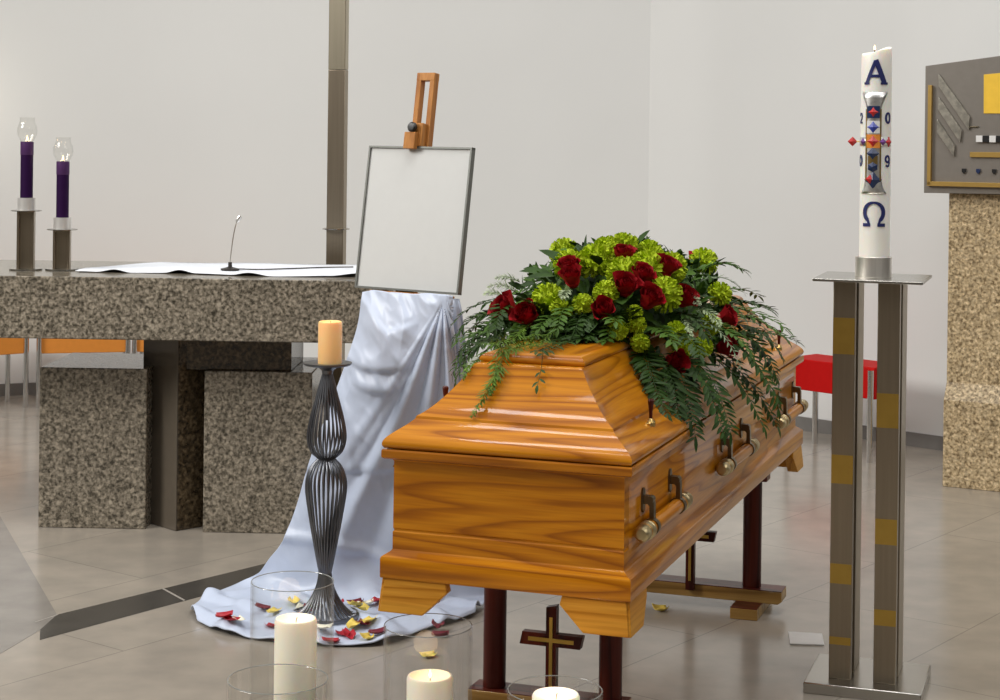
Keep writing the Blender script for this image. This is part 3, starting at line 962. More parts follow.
# altar cloth with a wavy front edge
g = MB(); vs = []; fs = []
nx, ny = 110, 8
for j in range(ny + 1):
    for i in range(nx + 1):
        t = i / nx; s = j / ny
        x = -1.595 + t * 1.065
        fy = 6.70 + 0.10 * (1 - t) ** 2 - 0.027 * (x + 1.5) + 0.02 * sin(x * 9) * (1 - s)
        by_ = 7.30 - 0.027 * (x + 1.5) - max(0, (0.22 - t)) * 1.6
        y = fy + (by_ - fy) * s
        lift = max(0, sin(x * 20 + 1.2 * sin(x * 5))) ** 2 * 0.011 * (1 - s) ** 3
        z = 0.9625 + lift + 0.0015 * sin(x * 13 + y * 8) + 0.002
        vs.append((x, y, z))
for j in range(ny):
    for i in range(nx):
        a = j * (nx + 1) + i
        fs.append((a, a + 1, a + nx + 2, a + nx + 1))
o = g.add(vs, fs).build('altar_cloth', M['linen'], sharp=60)
md = o.modifiers.new('thickness', 'SOLIDIFY'); md.thickness = 0.002; md.offset = -1
tag(o, 'white linen cloth lying flat on the granite altar slab', 'cloth')

# gooseneck microphone
mic = thing('gooseneck_microphone', 'thin gooseneck microphone standing on the white altar cloth', 'microphone', (-1.029, 6.90, 0.966))
MB().lathe([(0, 0), (0.036, 0), (0.036, 0.005), (0.018, 0.009), (0.008, 0.012), (0.007, 0.03), (0, 0.03)], 20).build('base', M['groove'], mic)
MB().tube(catmull([(0, 0, 0.028), (0.004, 0, 0.07), (0.010, 0, 0.12), (0.018, 0, 0.165), (0.026, 0, 0.188)], 5), 0.0022, 8).build('gooseneck', M['steel'], mic)
MB().tube([(0.024, 0, 0.184), (0.030, 0, 0.196), (0.037, 0, 0.207)], [0.006, 0.009, 0.007], 12).build('capsule', M['silver'], mic)
MB().tube(catmull([(0.03, 0.0, 0.004), (0.12, -0.01, 0.004), (0.24, 0.06, 0.004), (0.36, 0.14, 0.004), (0.46, 0.16, 0.005)], 6), 0.0028, 6).build('cable', M['groove'], mic)


# purple candles on steel holders at the left of the altar
def altar_candle(x, y, h_tube, h_plate, h_top, lab):
    zb = 0.9608
    st = thing('candle_holder', 'steel tube candle holder on the altar under the %s purple candle' % lab, 'candle holder', (x, y, zb), 0.1, 'steel candle holders on the altar')
    MB().lathe([(0, 0), (0.062, 0), (0.062, 0.005), (0, 0.005)], 28).build('base_plate', M['steel_x'], st)
    t = MB()
    for sg in (-1, 1):
        t.box(sg * 0.032 - (0.009 if sg > 0 else 0.0), sg * 0.032 + (0.0 if sg > 0 else 0.009), -0.02, 0.02, 0.005, h_plate)
    t.box(-0.0235, 0.0235, -0.006, 0.016, 0.005, h_plate)
    t.build('stem', M['steel_dark'], st, bevel=0.001)
    MB().lathe([(0, h_plate - 0.0015), (0.058, h_plate - 0.0015), (0.058, h_plate + 0.0015), (0, h_plate + 0.0015)], 28).build('drip_plate', M['steel_x'], st)
    MB().lathe([(0, h_plate), (0.0335, h_plate), (0.0335, h_tube), (0.0250, h_tube), (0.0250, h_tube - 0.02), (0, h_tube - 0.02)], 28).build('cup', M['white_steel'], st)
    cd = thing('altar_candle', '%s of the two lit purple altar candles in steel holders' % lab, 'candle', (x, y, zb + h_tube - 0.019), 0, 'purple altar candles')
    ch = h_top - h_tube + 0.019
    MB().lathe([(0, 0), (0.0236, 0), (0.0236, ch - 0.05), (0.0236, ch - 0.004), (0.021, ch), (0, ch - 0.004)], 24).build('wax', M['wax_purple'], cd)
    MB().lathe([(0.0240, ch - 0.050), (0.0248, ch - 0.048), (0.0248, ch - 0.002), (0.0238, ch + 0.001)], 24).build('collar', M['wax_purple_light'], cd)
    MB().tube([(0, 0, ch - 0.006), (0.001, 0, ch + 0.008)], 0.0012, 6).build('wick', M['wick'], cd)
    MB().lathe([(0, ch + 0.003), (0.0038, ch + 0.008), (0.0034, ch + 0.013), (0.0015, ch + 0.021), (0, ch + 0.026)], 10).build('flame', M['flame'], cd)
    gl = thing('candle_glass', 'tulip-shaped wind glass over the flame of the %s purple candle' % lab, 'glass shade', (x, y, zb + h_top), 0, 'tulip wind glasses')
    pr_ = [(0.0252, -0.004), (0.0255, 0.002), (0.029, 0.012), (0.0365, 0.026), (0.0385, 0.040), (0.036, 0.056), (0.030, 0.072), (0.0275, 0.082), (0.029, 0.093)]
    MB().lathe(pr_ + [(r - 0.0015, z) for r, z in reversed(pr_)], 28).build('glass_shade', M['glass'], gl)
    d = bpy.data.lights.new('candle_flame_light', 'POINT'); d.energy = 0.10; d.color = (1, .72, .4); d.shadow_soft_size = 0.012
    lo = bpy.data.objects.new('candle_flame_light', d); COL.objects.link(lo); lo.location = (x, y, zb + h_top + 0.016)


altar_candle(-1.802, 6.86, 0.274, 0.225, 0.487, 'taller')
altar_candle(-1.668, 6.875, 0.200, 0.154, 0.413, 'shorter')

# tall steel pole behind the altar
pole = thing('cross_pole', 'tall flat steel pole rising behind the altar', 'pole', (-0.697, 7.7, 0), -0.25)
MB().box(-0.15, 0.15, -0.13, 0.13, 0, 0.02).build('base_plate', M['steel_x'], pole, bevel=0.002)
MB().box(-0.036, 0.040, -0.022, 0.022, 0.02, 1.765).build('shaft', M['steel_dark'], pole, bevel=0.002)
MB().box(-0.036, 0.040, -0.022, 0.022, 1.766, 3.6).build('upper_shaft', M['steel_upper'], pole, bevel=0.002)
MB().lathe([(0, 1.083), (0.058, 1.083), (0.058, 1.088), (0, 1.088)], 28).build('disc', M['steel_x'], pole)

# ------------------------------------------------------------------ easel with a blank framed picture
EB = Vector((-0.29, 5.685, 0))
EYAW = -0.588
LEAN = 0.148
tilt = Matrix.Translation((0, 0, 1.0)) @ Matrix.Rotation(-LEAN, 4, 'X')
easel = thing('easel', 'brown wooden easel with a slotted mast and black knob behind the blank frame', 'easel', (EB.x, EB.y, 0), EYAW)
s = MB()
mx_ = -0.026
for sg in (-1, 1):
    s.box(mx_ + sg * 0.0265 - 0.0090, mx_ + sg * 0.0265 + 0.0090, 0.024, 0.050, -0.55, 0.70, mat=tilt)
s.box(mx_ - 0.0357, mx_ + 0.0357, 0.0235, 0.0505, 0.680, 0.706, mat=tilt)
s.box(mx_ - 0.012, mx_ + 0.012, 0.03, 0.05, -0.55, 0.46, mat=tilt)
s.build('mast', M['beech'], easel, bevel=0.002)
c = MB()
c.box(mx_ - 0.024, mx_ + 0.026, -0.001, 0.0238, 0.4628, 0.538, mat=tilt)
c.box(mx_ - 0.030, mx_ + 0.013, -0.020, -0.0005, 0.452, 0.506, mat=tilt)
clamp = c.build('top_clamp', M['beech'], easel, bevel=0.002)
MB().lathe([(0, 0.0), (0.008, 0.0), (0.013, 0.006), (0.016, 0.010), (0.016, 0.020), (0.012, 0.025), (0, 0.026)], 18,
           mat=tilt @ Matrix.Translation((mx_ - 0.004, 0.0, 0.522)) @ Matrix.Rotation(pi / 2, 4, 'X')).build('knob', M['black'], clamp)['label'] = 'black clamping knob'
MB().box(-0.15, 0.15, 0.002, 0.055, -0.03, -0.004, mat=tilt).build('ledge', M['beech'], easel, bevel=0.002)
for sg in (-1, 1):
    MB().tube([(sg * 0.08, 0.05, 0.95), (sg * 0.13 - 0.04, 0.06, 0.0)], 0.013, 8).build('leg', M['beech'], easel)
MB().tube([(0, 0.06, 0.95), (0, 0.38, 0.0)], 0.013, 8).build('leg', M['beech'], easel)

pic = thing('picture_frame', 'blank white picture in a thin grey frame leaning on the easel', 'picture frame', (EB.x - 0.0042, EB.y + 0.0028, 0), EYAW)
PW, PH = 0.2035, 0.462
f = MB()
fw = 0.0062
f.box(-PW, -PW + fw, 0, 0.02, 0, PH, mat=tilt); f.box(PW - fw, PW, 0, 0.02, 0, PH, mat=tilt)
f.box(-PW, PW, 0.0002, 0.0198, 0, fw, mat=tilt); f.box(-PW, PW, 0.0002, 0.0198, PH - fw, PH, mat=tilt)
f.build('frame', M['frame'], pic)
MB().box(-PW + 0.004, PW - 0.004, 0.006, 0.018, 0.004, PH - 0.004, mat=tilt).build('blank_print', M['canvas'], pic)

# ------------------------------------------------------------------ satin cloth draped from the easel and pooling on the floor
ROWS = [
    [(-0.430, 5.735, 0.990), (-0.385, 5.690, 1.001), (-0.33, 5.648, 0.999), (-0.27, 5.608, 0.999), (-0.21, 5.57, 1.004), (-0.155, 5.533, 1.004), (-0.140, 5.53, 1.000)],
    [(-0.440, 5.725, 0.900), (-0.40, 5.66, 0.905), (-0.34, 5.615, 0.90), (-0.28, 5.58, 0.90), (-0.22, 5.55, 0.905), (-0.165, 5.53, 0.905), (-0.138, 5.54, 0.905)],
    [(-0.463, 5.730, 0.815), (-0.42, 5.67, 0.80), (-0.36, 5.63, 0.78), (-0.30, 5.60, 0.79), (-0.23, 5.57, 0.82), (-0.17, 5.55, 0.84), (-0.128, 5.56, 0.845)],
    [(-0.520, 5.745, 0.650), (-0.46, 5.68, 0.64), (-0.39, 5.64, 0.625), (-0.32, 5.62, 0.635), (-0.25, 5.60, 0.66), (-0.175, 5.59, 0.68), (-0.115, 5.60, 0.68)],
    [(-0.595, 5.765, 0.446), (-0.53, 5.71, 0.45), (-0.44, 5.67, 0.45), (-0.35, 5.65, 0.46), (-0.26, 5.64, 0.47), (-0.165, 5.64, 0.48), (-0.085, 5.65, 0.48)],
    [(-0.650, 5.790, 0.262), (-0.58, 5.74, 0.265), (-0.48, 5.70, 0.27), (-0.38, 5.69, 0.275), (-0.27, 5.68, 0.285), (-0.15, 5.69, 0.30), (-0.050, 5.70, 0.30)],
    [(-0.722, 5.825, 0.105), (-0.63, 5.77, 0.105), (-0.51, 5.73, 0.105), (-0.39, 5.72, 0.11), (-0.27, 5.72, 0.12), (-0.13, 5.74, 0.13), (-0.018, 5.75, 0.13)],
    [(-0.830, 5.885, 0.022), (-0.69, 5.78, 0.022), (-0.54, 5.70, 0.022), (-0.40, 5.68, 0.022), (-0.27, 5.69, 0.022), (-0.12, 5.73, 0.024), (-0.005, 5.77, 0.026)],
    [(-0.905, 5.770, 0.010), (-0.74, 5.64, 0.011), (-0.57, 5.56, 0.010), (-0.42, 5.53, 0.010), (-0.28, 5.55, 0.011), (-0.14, 5.64, 0.016), (-0.02, 5.72, 0.018)],
    [(-0.945, 5.600, 0.009), (-0.79, 5.47, 0.010), (-0.61, 5.40, 0.009), (-0.45, 5.37, 0.009), (-0.30, 5.39, 0.010), (-0.17, 5.54, 0.014), (-0.04, 5.65, 0.016)],
    [(-0.900, 5.470, 0.008), (-0.80, 5.345, 0.009), (-0.66, 5.275, 0.009), (-0.475, 5.235, 0.009), (-0.32, 5.258, 0.009), (-0.20, 5.42, 0.012), (-0.06, 5.58, 0.012)],
]
NS, NT = 30, 22
cols = [catmull(r, NS) for r in ROWS]
ncol = len(cols[0])
grid = []
for c_ in range(ncol):
    grid.append(catmull([cols[r][c_] for r in range(len(ROWS))], NT))
nrow = len(grid[0])
vs = []
PIV = Vector((-0.165, 0.99))
for r in range(nrow):
    for c_ in range(ncol):
        p = grid[c_][r].copy()
        s_ = c_ / (ncol - 1)
        hang = max(0.0, min(1.0, (p.z - 0.05) / 0.2))
        dx, dz = p.x - PIV.x, PIV.y - p.z
        rr = sqrt(dx * dx + dz * dz)
        ang = atan2(-dx, dz + 1e-5)             # 0 straight down, positive to the left
        # fan of folds from the gathered top right corner
        w = min(1, rr / 0.09) * (1 / (1 + exp((ang - 0.50) * 26)))
        ph = ang * 31 + 1.3 + 0.7 * sin(rr * 6)
        fs_ = 0.5 + 0.5 * cos(ph)
        fold = (0.030 * fs_ ** 1.8 + 0.006 * (0.5 + 0.5 * cos(ph * 2.3 + 0.8))) * w * min(1, 0.30 + rr * 2.2)
        sw = 0.0
        for s0, wd_, z0_, bow, skew, amp, wu, wl in ((0.25, 0.42, 0.765, 0.050, -0.012, 0.026, 0.050, 0.011), (0.40, 0.30, 0.695, 0.050, 0.020, 0.022, 0.040, 0.010)):
            q_ = (s_ - s0) / wd_
            d_ = p.z - (z0_ + bow * q_ * q_ + skew * q_)
            sw += amp * exp(-(d_ / (wu if d_ > 0 else wl)) ** 2) * max(0, 1 - q_ * q_) ** 0.8
        q_ = (s_ - 0.34) / 0.26
        d_ = p.z - (0.868 + 0.060 * abs(q_) - 0.02 * q_)
        sw += 0.014 * exp(-(d_ / (0.014 if d_ > 0 else 0.060)) ** 2) * max(0, 1 - q_ * q_)
        sw *= (1 - 0.85 * w)
        nz = mnoise.noise(Vector((p.x * 9 + p.z * 5, p.z * 5 - p.x * 4, 2.3)))
        nz2 = mnoise.noise(Vector((p.x * 22 + p.z * 16, p.z * 9 - p.x * 10, 7.1)))
        sw += (0.012 * (1 - abs(nz) * 2.2) + 0.004 * (1 - abs(nz2) * 2)) * (1 - 0.7 * w)
        q = p.x * 0.8 + p.z * 0.55
        lowf = 0.022 * ((1 - abs(sin(q * 15 + 0.6))) ** 1.5 - 0.3) * (1 - w) * (0.10 + 0.9 * max(0, min(1, (0.62 - p.z) / 0.3)))
        hem = 0.022 / (1 + exp(-(p.z - 0.435 - 0.05 * (s_ - .4)) * 260)) - 0.022
        crease = 0.020 * exp(-((p.z - 0.14 - 0.10 * (0.5 - s_) - 0.03 * sin(s_ * 5)) / 0.02) ** 2)
        depth = (fold + sw + lowf + crease + hem) * hang
        p.y -= depth
        fl = 1 - hang
        if fl > 0:
            b1 = 0.018 * max(0, sin(p.x * 26 + p.y * 15 + 2 * sin(p.y * 9))) ** 2 + 0.011 * max(0, sin(p.x * 17 - p.y * 31)) ** 2
            p.z += fl * b1
            edge = max(0, (r - (nrow - 4)) / 3)
            p.z = p.z * (1 - 0.35 * edge)
        p.z = max(p.z, 0.006)
        vs.append(p)
fs = []
for r in range(nrow - 1):
    for c_ in range(ncol - 1):
        a = r * ncol + c_
        fs.append((a, a + 1, a + ncol + 1, a + ncol))
CLOTH = vs
cl = thing('draped_cloth', 'pale blue satin cloth hanging from the easel and pooling on the floor', 'cloth', (-0.42, 5.6, 0))
o = MB().add([p - Vector((-0.42, 5.6, 0)) for p in vs], fs).build('satin_drape', M['satin'], cl, sharp=75)
md = o.modifiers.new('thickness', 'SOLIDIFY'); md.thickness = 0.004; md.offset = 1
# the gathered tail that hangs behind on the right
tail = MB(); tv = []; tf = []
NTT, NSS = 16, 18
for j in range(NTT + 1):
    t = j / NTT
    for i in range(NSS + 1):
        s_ = i / NSS
        x = -0.185 + 0.03 * t + s_ * (0.065 + 0.035 * t ** .6)
        z = 0.985 - 0.62 * t
        y = 5.60 + 0.10 * t - 0.03 * s_ + 0.010 * sin(s_ * 15 + t * 2) * min(1, t * 4 + .2)
        tv.append((x + 0.42, y - 5.6 + .03, z))
for j in range(NTT):
    for i in range(NSS):
        a = j * (NSS + 1) + i
        tf.append((a, a + 1, a + NSS + 2, a + NSS + 1))
o = tail.add(tv, tf).build('cloth_tail', M['satin'], cl, sharp=75)
md = o.modifiers.new('thickness', 'SOLIDIFY'); md.thickness = 0.003


def cloth_z(x, y):
    best, z = 1e9, 0.0
    for p in CLOTH:
        if p.z < 0.05:
            d = (p.x - x) ** 2 + (p.y - y) ** 2
            if d < best: best, z = d, p.z
    return z if best < 0.0012 else 0.0


# ------------------------------------------------------------------ wrought-iron floor candlestick
CSX, CSY = -0.518, 5.493
cs = thing('floor_candlestick', 'dark iron ribbed floor candlestick in front of the blue cloth', 'candlestick', (CSX, CSY, 0.02))
zc0 = 0.02


def cage(prof_, n, r_wire, name, parent, twist=0.0, mat='iron'):
    b = MB()
    P_ = catmull([(a, z, 0) for a, z in prof_], 5)
    for k in range(n):
        pts = []
        for i, p in enumerate(P_):
            a = 2 * pi * k / n + twist * i / len(P_)
            pts.append((p.x * cos(a), p.x * sin(a), p.y))
        b.tube(pts, r_wire, 6)
    return b.build(name, M[mat], parent, sharp=60)


cage([(0.014, 0.760 - zc0), (0.030, 0.70 - zc0), (0.050, 0.625 - zc0), (0.0585, 0.567 - zc0), (0.048, 0.527 - zc0), (0.022, 0.502 - zc0)], 26, 0.0032, 'upper_bulb', cs, 0.25)
cage([(0.022, 0.505 - zc0), (0.050, 0.470 - zc0), (0.0615, 0.418 - zc0), (0.050, 0.33 - zc0), (0.030, 0.22 - zc0), (0.016, 0.15 - zc0)], 26, 0.0034, 'lower_bulb', cs, 0.2)
cage([(0.016, 0.158 - zc0), (0.024, 0.115 - zc0), (0.045, 0.070 - zc0), (0.078, 0.030 - zc0), (0.100, 0.008)], 30, 0.0036, 'flared_base', cs, 0.35)
MB().lathe([(0.092, 0.0), (0.106, 0.0), (0.106, 0.010), (0.098, 0.012)], 40).build('base_ring', M['iron'], cs)
MB().lathe([(0, 0.135), (0.017, 0.135), (0.019, 0.145), (0.012, 0.16), (0.010, 0.19), (0, 0.19)], 20).build('lower_collar', M['iron'], cs)
MB().lathe([(0, 0.476), (0.024, 0.476), (0.026, 0.482), (0.026, 0.490), (0.022, 0.494), (0, 0.494)], 24).build('waist_ring', M['iron'], cs)
MB().lathe([(0, 0.60), (0.007, 0.60), (0.013, 0.700), (0.015, 0.735), (0.018, 0.752), (0.030, 0.762), (0.070, 0.768), (0.0745, 0.772), (0.0745, 0.776), (0.066, 0.774), (0, 0.773)], 36).build('drip_tray', M['iron'], cs)

pc = thing('pillar_candle', 'pillar candle with its glow put into amber colour on the tray of the iron candlestick', 'candle', (CSX + 0.007, CSY, 0.7935))
MB().lathe([(0, 0), (0.0365, 0), (0.0368, 0.004), (0.0368, 0.120), (0.0350, 0.127), (0.032, 0.1285), (0.027, 0.124), (0, 0.120)], 32).build('wax', M['wax_glow_tint'], pc)
MB().tube([(0, 0, 0.118), (0.001, 0, 0.128)], 0.0012, 6).build('wick', M['wick'], pc)
d = bpy.data.lights.new('pillar_candle_light', 'POINT'); d.energy = 0.09; d.color = (1, .66, .3); d.shadow_soft_size = 0.03
lo = bpy.data.objects.new('pillar_candle_light', d); COL.objects.link(lo); lo.location = (CSX + 0.007, CSY, 0.95)


# ------------------------------------------------------------------ glass cylinders with candles in front
def vase(x, y, r, h, lab):
    g = thing('glass_cylinder', lab, 'glass vase', (x, y, 0.0), 0, 'glass cylinders on the floor')
    w = 0.0035
    MB().lathe([(0, 0.0005), (r - 0.004, 0.0005), (r, 0.004), (r, h - 0.002), (r - w * 0.5, h), (r - w, h - 0.002), (r - w, 0.012), (0, 0.011)], 64).build('glass_wall', M['glass'], g)
    rr = r - w * 0.5
    n = 64
    MB().tube([(rr * cos(2 * pi * k / n), rr * sin(2 * pi * k / n), h) for k in range(n + 1)], 0.0011, 6, cap=False).build('rim', M['glass_rim'], g)
    return g


M['glass_rim'] = plain('glass_rim', (0.45, 0.47, 0.45), 0.12, 0.0, **{'Transmission Weight': 0.6, 'IOR': 1.45})


def vcandle(x, y, r, h, lab, flame=True, energy=0.5, z0=0.0125):
    c = thing('pillar_candle', lab, 'candle', (x, y, z0), 0, 'ivory candles in glass cylinders')
    MB().lathe([(0, 0), (r - 0.002, 0), (r, 0.003), (r, h - 0.007), (r - 0.003, h - 0.001), (r - 0.007, h), (r - 0.013, h - 0.006), (r * 0.5, h - 0.013), (0, h - 0.015)], 40).build('wax', M['wax_ivory'], c)
    MB().tube([(0, 0, h - 0.016), (0.001, 0, h - 0.005), (0.003, 0, h + 0.001)], 0.0012, 6).build('wick', M['wick'], c)
    if flame:
        MB().lathe([(0, h - 0.008), (0.0035, h - 0.003), (0.0035, h + 0.003), (0.0015, h + 0.010), (0, h + 0.014)], 10).build('flame', M['flame'], c)
    d = bpy.data.lights.new('candle_light', 'POINT'); d.energy = energy; d.color = (1, .68, .40); d.shadow_soft_size = 0.03
    lo = bpy.data.objects.new('candle_light', d); COL.objects.link(lo); lo.location = (x, y, z0 + h + 0.018)
    return c


vase(-0.483, 4.30, 0.0995, 0.425, 'tall glass cylinder left of the coffin around the tallest ivory candle')
vase(-0.4795, 4.00, 0.1125, 0.282, 'empty-looking low glass cylinder at the lower left edge of the picture')
vase(-0.154, 4.20, 0.104, 0.351, 'glass cylinder under the near left corner of the coffin')
vase(0.134, 3.90, 0.104, 0.296, 'glass cylinder in front of the trestle cross under the coffin')
vcandle(-0.474, 4.30, 0.0505, 0.325, 'tall thick ivory candle inside the left glass cylinder', False, 0.10)
vcandle(-0.148, 4.20, 0.0545, 0.222, 'ivory candle with a small flame in the glass under the coffin corner', True, 0.14)
vcandle(0.136, 3.90, 0.052, 0.276, 'glowing ivory candle in the glass before the trestle cross', False, 0.16)

# ------------------------------------------------------------------ rose petals
PET = [
    (-0.808, 5.384, 'petal_red', 'bright red petal at the far left tip of the blue cloth'),
    (-0.784, 5.363, 'petal_red', "second red petal, right beside the one at the cloth's left tip"),
    (-0.765, 5.375, 'petal_white', "cream petal right of the red pair at the cloth's left tip"),
    (-0.675, 5.490, 'petal_yellow', 'yellow petal seen through the tall glass, left of its candle'),
    (-0.668, 5.390, 'petal_red', 'red petal seen through the tall glass, left of its candle'),
    (-0.714, 5.534, 'petal_dark', 'small dark red petal behind the left wall of the tall glass'),
    (-0.629, 5.842, 'petal_yellow', 'yellow petal just under the back rim of the tall glass'),
    (-0.599, 5.633, 'petal_white', 'cream petal seen through the tall glass above its candle'),
    (-0.579, 5.563, 'petal_dark', 'dark red petal seen through the glass above the tall candle'),
    (-0.505, 5.311, 'petal_white', 'cream petal seen through the tall glass, right of its candle'),
    (-0.474, 5.239, 'petal_red', 'red petal at the cloth hem by the right wall of the tall glass'),
    (-0.489, 5.773, 'petal_red', "dark red petal behind the candlestick's flared base"),
    (-0.430, 5.751, 'petal_dark', 'small dark red petal at the foot of the hanging cloth'),
    (-0.368, 5.779, 'petal_red', "red petal close to the coffin's near left foot"),
    (-0.430, 5.677, 'petal_yellow', "yellow petal right behind the candlestick's flared base"),
    (-0.402, 5.715, 'petal_white', 'cream petal between the candlestick base and coffin foot'),
    (-0.403, 5.525, 'petal_yellow', 'yellow petal touching the right rim of the candlestick base'),
    (-0.421, 5.368, 'petal_yellow', 'deep yellow petal in front of the candlestick base'),
    (-0.443, 5.314, 'petal_red', 'large bright red petal in front of the candlestick base'),
    (-0.424, 5.293, 'petal_red', 'red petal lying against the large one before the candlestick'),
    (-0.396, 5.391, 'petal_dark', "dark red petal right of the candlestick's front petals"),
    (-0.376, 5.403, 'petal_yellow', 'pale yellow petal between the candlestick and the glass under the coffin'),
    (-0.345, 5.307, 'petal_dark', "dark maroon petal near the cloth's front hem"),
    (-0.372, 5.275, 'petal_yellow', "pale yellow petal on the cloth's front hem"),
    (-0.169, 5.412, 'petal_dark', 'dark red petal seen through the glass below the coffin corner'),
    (-0.161, 5.358, 'petal_dark', 'lower dark red petal seen through the glass below the coffin corner'),
    (-0.185, 5.150, 'petal_yellow', 'small yellow petal on the hem behind the glass below the coffin'),
    (0.526, 5.679, 'petal_yellow', 'yellow-green petal alone on the floor before the far trestle'),
]


def petal(x, y, mat, lab, size=0.05):
    b = MB(); vs = []; fs = []
    n = 6
    cx, cy_ = random.uniform(-.3, .3), random.uniform(.25, .5)
    for j in range(n + 1):
        t = j / n
        w = size * (0.30 + 1.5 * t - 1.15 * t * t)
        for i in range(n + 1):
            s = (i / n - .5) * 2
            vs.append((s * w * .5, (t - .5) * size, size * (cy_ * s * s * .5 + .35 * (t - .4) ** 2 + cx * s * t * .3)))
    zmin = min(v[2] for v in vs)
    vs = [(a, c_, z - zmin) for a, c_, z in vs]
    for j in range(n):
        for i in range(n):
            a = j * (n + 1) + i
            fs.append((a, a + 1, a + n + 2, a + n + 1))
    o = b.add(vs, fs).build('rose_petal', M[mat], sharp=80)
    md = o.modifiers.new('thickness', 'SOLIDIFY'); md.thickness = 0.0006
    zc_ = max(cloth_z(x + a, y + c_) for a in (-.012, 0, .012) for c_ in (-.012, 0, .012))
    o.location = (x, y, zc_ + 0.0045 if zc_ else 0.0006)
    o.rotation_euler = (random.uniform(-.12, .12), random.uniform(-.12, .12), random.uniform(0, 6.28))
    tag(o, lab, 'petal', 'scattered rose petals')


random.seed(5)
for q in PET:
    petal(q[0], q[1] if q[1] < 5.63 or q[0] > 0.2 else 5.585 + 0.25 * (q[1] - 5.63), *q[2:])

# ------------------------------------------------------------------ paschal candle on its steel stand
SX, SY, SYAW = 1.030, 4.944, -0.32
st = thing('candle_stand', 'tall steel stand of two flat posts with small brass squares', 'candle stand', (SX, SY, 0), SYAW)
MB().box(-0.156, 0.156, -0.145, 0.145, 0.0, 0.03).build('base_plate', M['steel_x'], st, bevel=0.003)
MB().box(-0.146, 0.146, -0.140, 0.140, 1.113, 1.1205).build('top_plate', M['steel_x'], st, bevel=0.0015)
for sg, squares in ((-1, [(1.012, 0.913), (0.639, 0.561), (0.343, 0.289), (0.144, 0.123)]), (1, [(0.813, 0.72), (0.474, 0.405), (0.229, 0.186)])):
    xc = -0.0675 if sg < 0 else 0.0520
    xa, xb = xc - 0.0295, xc + 0.0295
    p = MB()
    p.box(xa, xb, -0.082, -0.050, 0.03, 1.113)
    p.box(xa, xb, -0.005, 0.118, 0.03, 1.113)
    po = p.build('post', M['steel_dark'], st, bevel=0.0015)
    MB().box(xa + 0.006, xb - 0.006, -0.051, -0.004, 0.03, 1.113).build('recess', M['groove'], po)['label'] = 'dark recessed joint'
    for zt, zb in squares:
        MB().box(xa + 0.0005, xb - 0.0005, -0.0832, -0.081, zb, zt).build('brass_square', M['gold_inlay'], po)['label'] = 'brass square'
hold = MB().lathe([(0, 1.1205), (0.0495, 1.1205), (0.0495, 1.176), (0.0440, 1.176), (0.0440, 1.126), (0, 1.126)], 40).build('candle_cup', M['cup_steel'], st, bevel=0.001)

pk = thing('paschal_candle', 'tall white decorated easter candle with jewelled emblem on the steel stand', 'candle', (SX + 0.002, SY, 1.1265))
R_ = 0.0415
H_ = 0.617
# body with an uneven burnt top: left shoulder low, right rim high
b = MB(); vs = []; fs = []
NSEG = 48
rows = [(R_, 0.0), (R_, 0.30), (R_, 0.56), (R_ * 0.995, H_ - 0.012), (R_ * 0.95, H_), (R_ * 0.72, H_ - 0.004), (R_ * 0.3, H_ - 0.012)]
for k, (r, z) in enumerate(rows):
    for i in range(NSEG):
        a = 2 * pi * i / NSEG
        dz = 0.0
        if k >= 3:
            dz = 0.011 * cos(a - 0.15) - 0.003 + 0.002 * sin(3 * a)
            if k == 5: dz *= 0.8
            if k == 6: dz *= 0.3
        vs.append((r * cos(a), r * sin(a), z + dz))
for k in range(len(rows) - 1):
    for i in range(NSEG):
        j = (i + 1) % NSEG
        fs.append((k * NSEG + i, k * NSEG + j, (k + 1) * NSEG + j, (k + 1) * NSEG + i))
fs.append(tuple(reversed(range(NSEG)))); fs.append(tuple((len(rows) - 1) * NSEG + i for i in range(NSEG)))
b.add(vs, fs).build('wax', M['wax_white'], pk, sharp=50)
MB().tube([(-.006, 0, H_ - 0.014), (-.006, 0, H_ + 0.004)], 0.0014, 6).build('wick', M['wick'], pk)
MB().lathe([(0, H_ - 0.002), (0.003, H_ + 0.002), (0.0028, H_ + 0.006), (0.0012, H_ + 0.011), (0, H_ + 0.014)], 10, c=(-.006, 0)).build('flame', M['flame'], pk)
d = bpy.data.lights.new('paschal_flame_light', 'POINT'); d.energy = 0.05; d.color = (1, .72, .42); d.shadow_soft_size = 0.02
lo = bpy.data.objects.new('paschal_flame_light', d); COL.objects.link(lo); lo.location = (SX - .007, SY - 0.002, 1.1265 + H_ + 0.03)
ZK = 1.1265
# direction from the candle to the viewer, as seen along the floor
FACE = atan2(-SY, -SX)


def wrap(x, z, t, a0=0.0):
    """point x metres to the viewer's right on the candle skin, t proud of it"""
    a = FACE + x / R_ + a0
    return ((R_ + t) * cos(a), (R_ + t) * sin(a), z - ZK)


